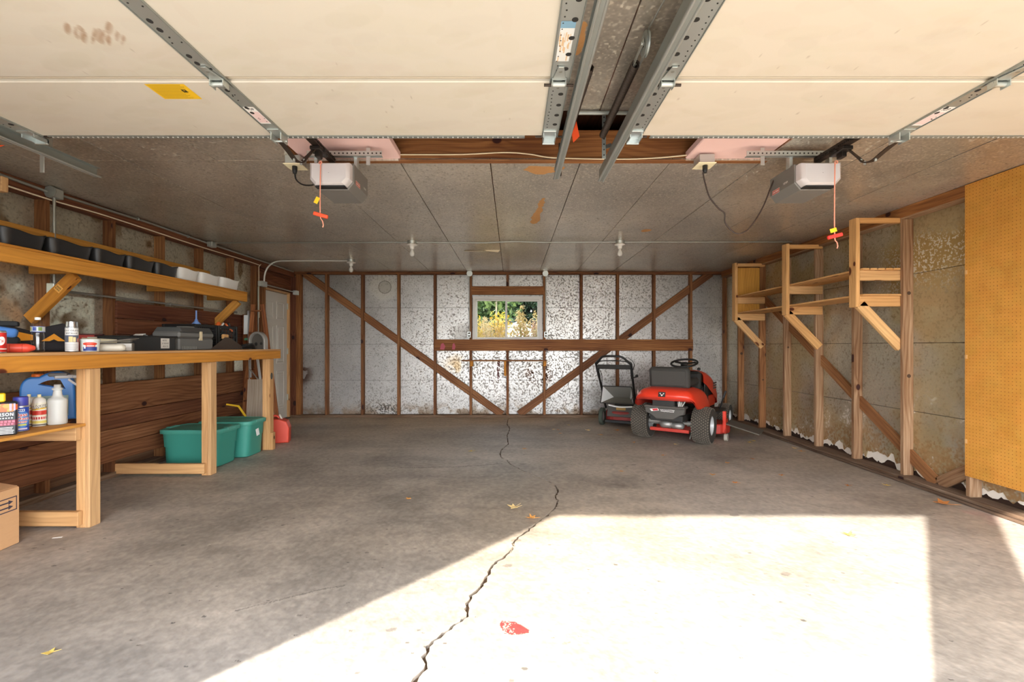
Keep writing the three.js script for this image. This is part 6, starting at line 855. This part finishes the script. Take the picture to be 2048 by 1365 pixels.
function tote(x, d, L, W, H, label, stickerOn) {
  const t = thing('storage_tote', label, 'tote', [x, 0, d]), gm = std({ color: C('#3d9080'), roughness: 0.45 }), N = 48;
  const ring = (k, y, e = 0) => { const r = []; for (let i = 0; i <= N; i++) { const a = i / N * 6.283, c = Math.cos(a), s = Math.sin(a), q = 1 / Math.pow(Math.abs(c) ** 7 + Math.abs(s) ** 7, 1 / 7); r.push([c * q * (L / 2 * k + e), y, s * q * (W / 2 * k + e)]); } return r; };
  M('tub', gridGeo([ring(0.01, 0.002), ring(0.85, 0.002), ring(0.875, 0.012), ring(0.905, H * 0.52), ring(0.93, H * 0.53), ring(0.96, H * 0.9), ring(0.96, H * 0.94)].map((r) => r.slice().reverse())), gm, t);
  M('lid', gridGeo([ring(0.97, H * 0.86, 0.004), ring(1.0, H * 0.865, 0.008), ring(1.0, H * 0.955, 0.01), ring(0.985, H * 0.97), ring(0.94, H * 0.975), ring(0.92, H * 0.94), ring(0.84, H * 0.94), ring(0.82, H * 0.965), ring(0.01, H * 0.975)].map((r) => r.slice().reverse())), std({ color: C('#4a9c8a'), roughness: 0.5 }), t);
  for (const s of [-1, 1]) M('handle', ext(s * (L / 2 - 0.01) - 0.025, s * (L / 2 - 0.01) + 0.025, H * 0.9, H * 0.985, -0.07, 0.07, 0.008), std({ color: C('#58a392'), roughness: 0.5 }), t);
  if (stickerOn) { const g = cbox(0.001, 0.075, 0.06, 0.0003); g.rotateZ(0.09); g.rotateX(0.15); M('sticker', g.translate(L / 2 * 0.957 + 0.002, H * 0.62, 0.0), canLabel(64, 64, (c) => { c.fillStyle = '#f0efec'; c.fillRect(0, 0, 64, 64); c.strokeStyle = '#4a5aa8'; c.lineWidth = 3; c.beginPath(); c.arc(32, 32, 14, 0, 7); c.stroke(); c.fillStyle = '#8a8a90'; c.fillRect(20, 30, 24, 4); }), t); }
  return t;
}
tote(-3.16, 4.76, 0.6, 0.4, 0.39, 'green lidded storage tote behind the middle bench leg', false);
tote(-3.08, 5.17, 0.56, 0.38, 0.4, 'green lidded storage tote with a white sticker between two bench legs', true);
{ const t = thing('gas_can', 'red plastic gas can on the floor behind the far bench leg', 'gas can', [-2.93, 0, 5.83], 0.3), rm = std({ color: C('#d84a34'), roughness: 0.5 }); const g = extrude([[-0.13, 0], [0.13, 0], [0.135, 0.16], [0.11, 0.23], [0.03, 0.26], [-0.1, 0.26], [-0.13, 0.2]], 0.16, 0.018, 3); M('body', g.translate(0, 0.019, -0.08), rm, t); M('handle', tube([V(-0.1, 0.27, 0), V(-0.09, 0.32, 0), V(0.0, 0.325, 0), V(0.03, 0.28, 0)], 0.014, 24, 8), rm, t); M('spout', merge([pipe(V(0.07, 0.25, 0), V(0.03, 0.34, 0), 0.012), pipe(V(0.07, 0.24, 0), V(0.075, 0.265, 0), 0.022)]), std({ color: C('#cfc9b8'), roughness: 0.5 }), t); }
// ladders leaning beyond the bench
const LW = [wood('#d8945a', oldMap), wood('#c4824c', oldMap)];
function ladder(name, label, l0, l1, r0, r1, n, mats, w, t0, rungR) {
  const t = thing(name, label, 'ladder'); const nrm = new THREE.Vector3(0.2, 0, 1);
  M('rail', beam(l0, l1, w, t0, nrm, 0.004), mats[0], t); M('rail', beam(r0, r1, w, t0, nrm, 0.004), mats[0], t);
  for (let i = 0; i < n; i++) { const u = (i + 0.7) / n, a = l0.clone().lerp(l1, u), b = r0.clone().lerp(r1, u); M('rung', rungR ? pipe(a, b, rungR) : beam(a, b, 0.085, 0.02, new THREE.Vector3(0, 1, 0.1), 0.002), mats[1], t); }
  return t;
}
ladder('wooden_stepladder', 'brown wooden stepladder standing beyond the far end of the bench', V(-3.47, 0.002, 6.02), V(-3.36, 1.74, 6.08), V(-2.98, 0.002, 6.0), V(-3.24, 1.74, 6.08), 6, LW, 0.05, 0.03);
ladder('wooden_ladder', 'dark wooden ladder leaning on the wall behind the stepladder', V(-3.54, 0.002, 6.22), V(-3.585, 1.62, 6.28), V(-3.36, 0.002, 6.18), V(-3.44, 1.66, 6.26), 5, [LW[1], LW[0]], 0.05, 0.03);
{ const t = ladder('aluminium_ladder', 'silver aluminium ladder leaning beyond the far end of the bench', V(-3.28, 0.002, 5.9), V(-3.46, 1.66, 6.14), V(-3.1, 0.002, 5.96), V(-3.3, 1.3, 6.0), 0, [std({ color: C('#c9cbca'), metalness: 0.8, roughness: 0.35 }), alu], 0.028, 0.02); M('label', beam(V(-3.447, 1.35, 6.058), V(-3.462, 1.6, 6.09), 0.05, 0.004, new THREE.Vector3(0.2, 0, 1)), std({ color: C('#d9dcda'), roughness: 0.5 }), t); M('green_sticker', beam(V(-3.438, 1.27, 6.045), V(-3.441, 1.3, 6.05), 0.04, 0.006, new THREE.Vector3(0.2, 0, 1)), std({ color: C('#5aa07a'), roughness: 0.5 }), t); M('brace', merge([pipe(V(-3.33, 0.5, 5.95), V(-3.16, 0.75, 5.93), 0.008), pipe(V(-3.36, 0.9, 6.0), V(-3.16, 0.7, 5.93), 0.008)]), alu, t); }
{ const o = M('plywood_offcut', beam(V(-3.2, 0.002, 5.79), V(-3.2, 0.78, 5.85), 0.2, 0.012, new THREE.Vector3(0, 0, 1), 0.002), wood('#d8cfbf', pineMap)); tag(o, 'pale plywood offcut propped among the ladders', 'board'); }
{ const t = thing('yellow_strap', 'bent yellow plastic strip sticking up behind the green totes', 'strap'); M('strip', merge([beam(V(-3.42, 0.50, 5.6), V(-3.27, 0.475, 5.6), 0.02, 0.006, new THREE.Vector3(0, 0, 1)), beam(V(-3.275, 0.48, 5.6), V(-3.19, 0.36, 5.6), 0.024, 0.006, new THREE.Vector3(0, 0, 1)), beam(V(-3.19, 0.365, 5.6), V(-3.15, 0.001, 5.6), 0.024, 0.006, new THREE.Vector3(0, 0, 1))]), std({ color: C('#efc02c'), roughness: 0.5 }), t); }
// ---------- narrow shelf under the window ----------
{ const t = thing('narrow_shelf', 'narrow board shelf on small wooden blocks under the back window', 'shelf'); M('board', ext(bx(925), bx(1092), 0.945, 0.965, BF - 0.14, BF - 0.002, 0.002), W_HEADER, t);
  for (const [a, b, y] of [[941, 947, 0.86], [1008, 1012.5, 0.7], [1086, 1092, 0.86]]) M('bracket_block', ext(bx(a), bx(b), y, 0.944, BF - 0.1, BF - 0.002, 0.003), W_ORANGE[1], t); }
// ---------- fallen leaves ----------
function leafGeo(lobes, s) {
  const pts = [], n = lobes * 2; for (let i = 0; i <= n; i++) { const a = -Math.PI / 2 + 0.35 + (6.283 - 0.7) * i / n, r = (i % 2 ? 1 : 0.45) * s * (0.8 + 0.4 * rnd()); pts.push([Math.cos(a) * r, Math.sin(a) * r]); } pts.push([0.004, -s * 0.3], [0, -s * 1.5], [-0.004, -s * 0.3]);
  const g = extrude(pts, 0.0012); g.rotateX(-Math.PI / 2); const p = g.attributes.position; for (let i = 0; i < p.count; i++) { const x = p.getX(i), z = p.getZ(i); p.setY(i, p.getY(i) + 0.003 + (x * x + z * z) * 3.5 / (s * 40) + Math.abs(x) * 0.25 * (s > 0.03 ? 1 : 0.5)); } g.computeVertexNormals(); return g;
}
{ const cols = ['#d99a4e', '#e7c98a', '#c9833e', '#d6b65a', '#b8763a'].map((h) => std({ color: C(h), roughness: 0.85 })), gs = [leafGeo(5, 0.035), leafGeo(4, 0.03), leafGeo(3, 0.028), leafGeo(5, 0.04)];
  const own = [[1029, 1017, 1.35, 1, 3, 'pale five-lobed fallen leaf on the shaded floor near the crack'], [1063, 1038, 1.2, 0, 0, 'orange fallen leaf lying against the crack by the sunlit edge'], [817, 999, 0.9, 0, 1, 'orange fallen leaf alone on the shaded floor left of the crack'], [942, 904, 1.2, 3, 2, 'long yellowish fallen leaf on the floor left of the upper crack'], [1697, 1072, 1.2, 3, 0, 'curled yellow leaf lying in the sunlit patch'], [99, 1308, 0.9, 3, 2, 'yellowish leaf at the near left corner of the floor'], [1886, 1010, 1.7, 4, 3, 'brown crumpled leaf on the floor in front of the pegboard']];
  const more = [[1048, 899], [1107, 860], [1117, 861], [1120, 868], [1137, 851], [1176, 862], [1234, 862], [1202, 871], [1267, 886], [1351, 890], [1326, 912], [1454, 927], [1425, 951], [1470, 967], [1242, 944], [1562, 952], [1602, 904], [1647, 905], [1697, 973], [1773, 972], [1505, 919], [1500, 886], [1507, 883], [1527, 868], [1590, 898], [2020, 1022], [1980, 1026]];
  for (const [x, y, s, c, g, lb] of own) { const [X, d] = fl(x, y), o = M('fallen_leaf', gs[g], cols[c]); o.position.set(X, 0.0006, -d); o.rotation.y = rr(0, 6.28); o.scale.setScalar(s); tag(o, lb, 'leaf', 'fallen leaves'); }
  for (const [x, y] of more) { const [X, d] = fl(x, y), o = M('fallen_leaf', pick(gs), pick(cols)); o.position.set(X, 0.0006, -d); o.rotation.y = rr(0, 6.28); o.scale.setScalar(rr(0.7, 1.15)); tag(o, 'small dry leaf scattered on the floor toward the mowers and right wall', 'leaf', 'dry leaves scattered toward the right wall'); } }
{ const [X, d] = fl(115, 1076), o = M('paper_scrap', cbox(0.05, 0.002, 0.014, 0.0005).rotateY(0.3).translate(X, 0.0015, -d), whitePl); tag(o, 'tiny white scrap of paper on the floor beside the near bench leg', 'paper'); }

renderer.render(scene, camera);
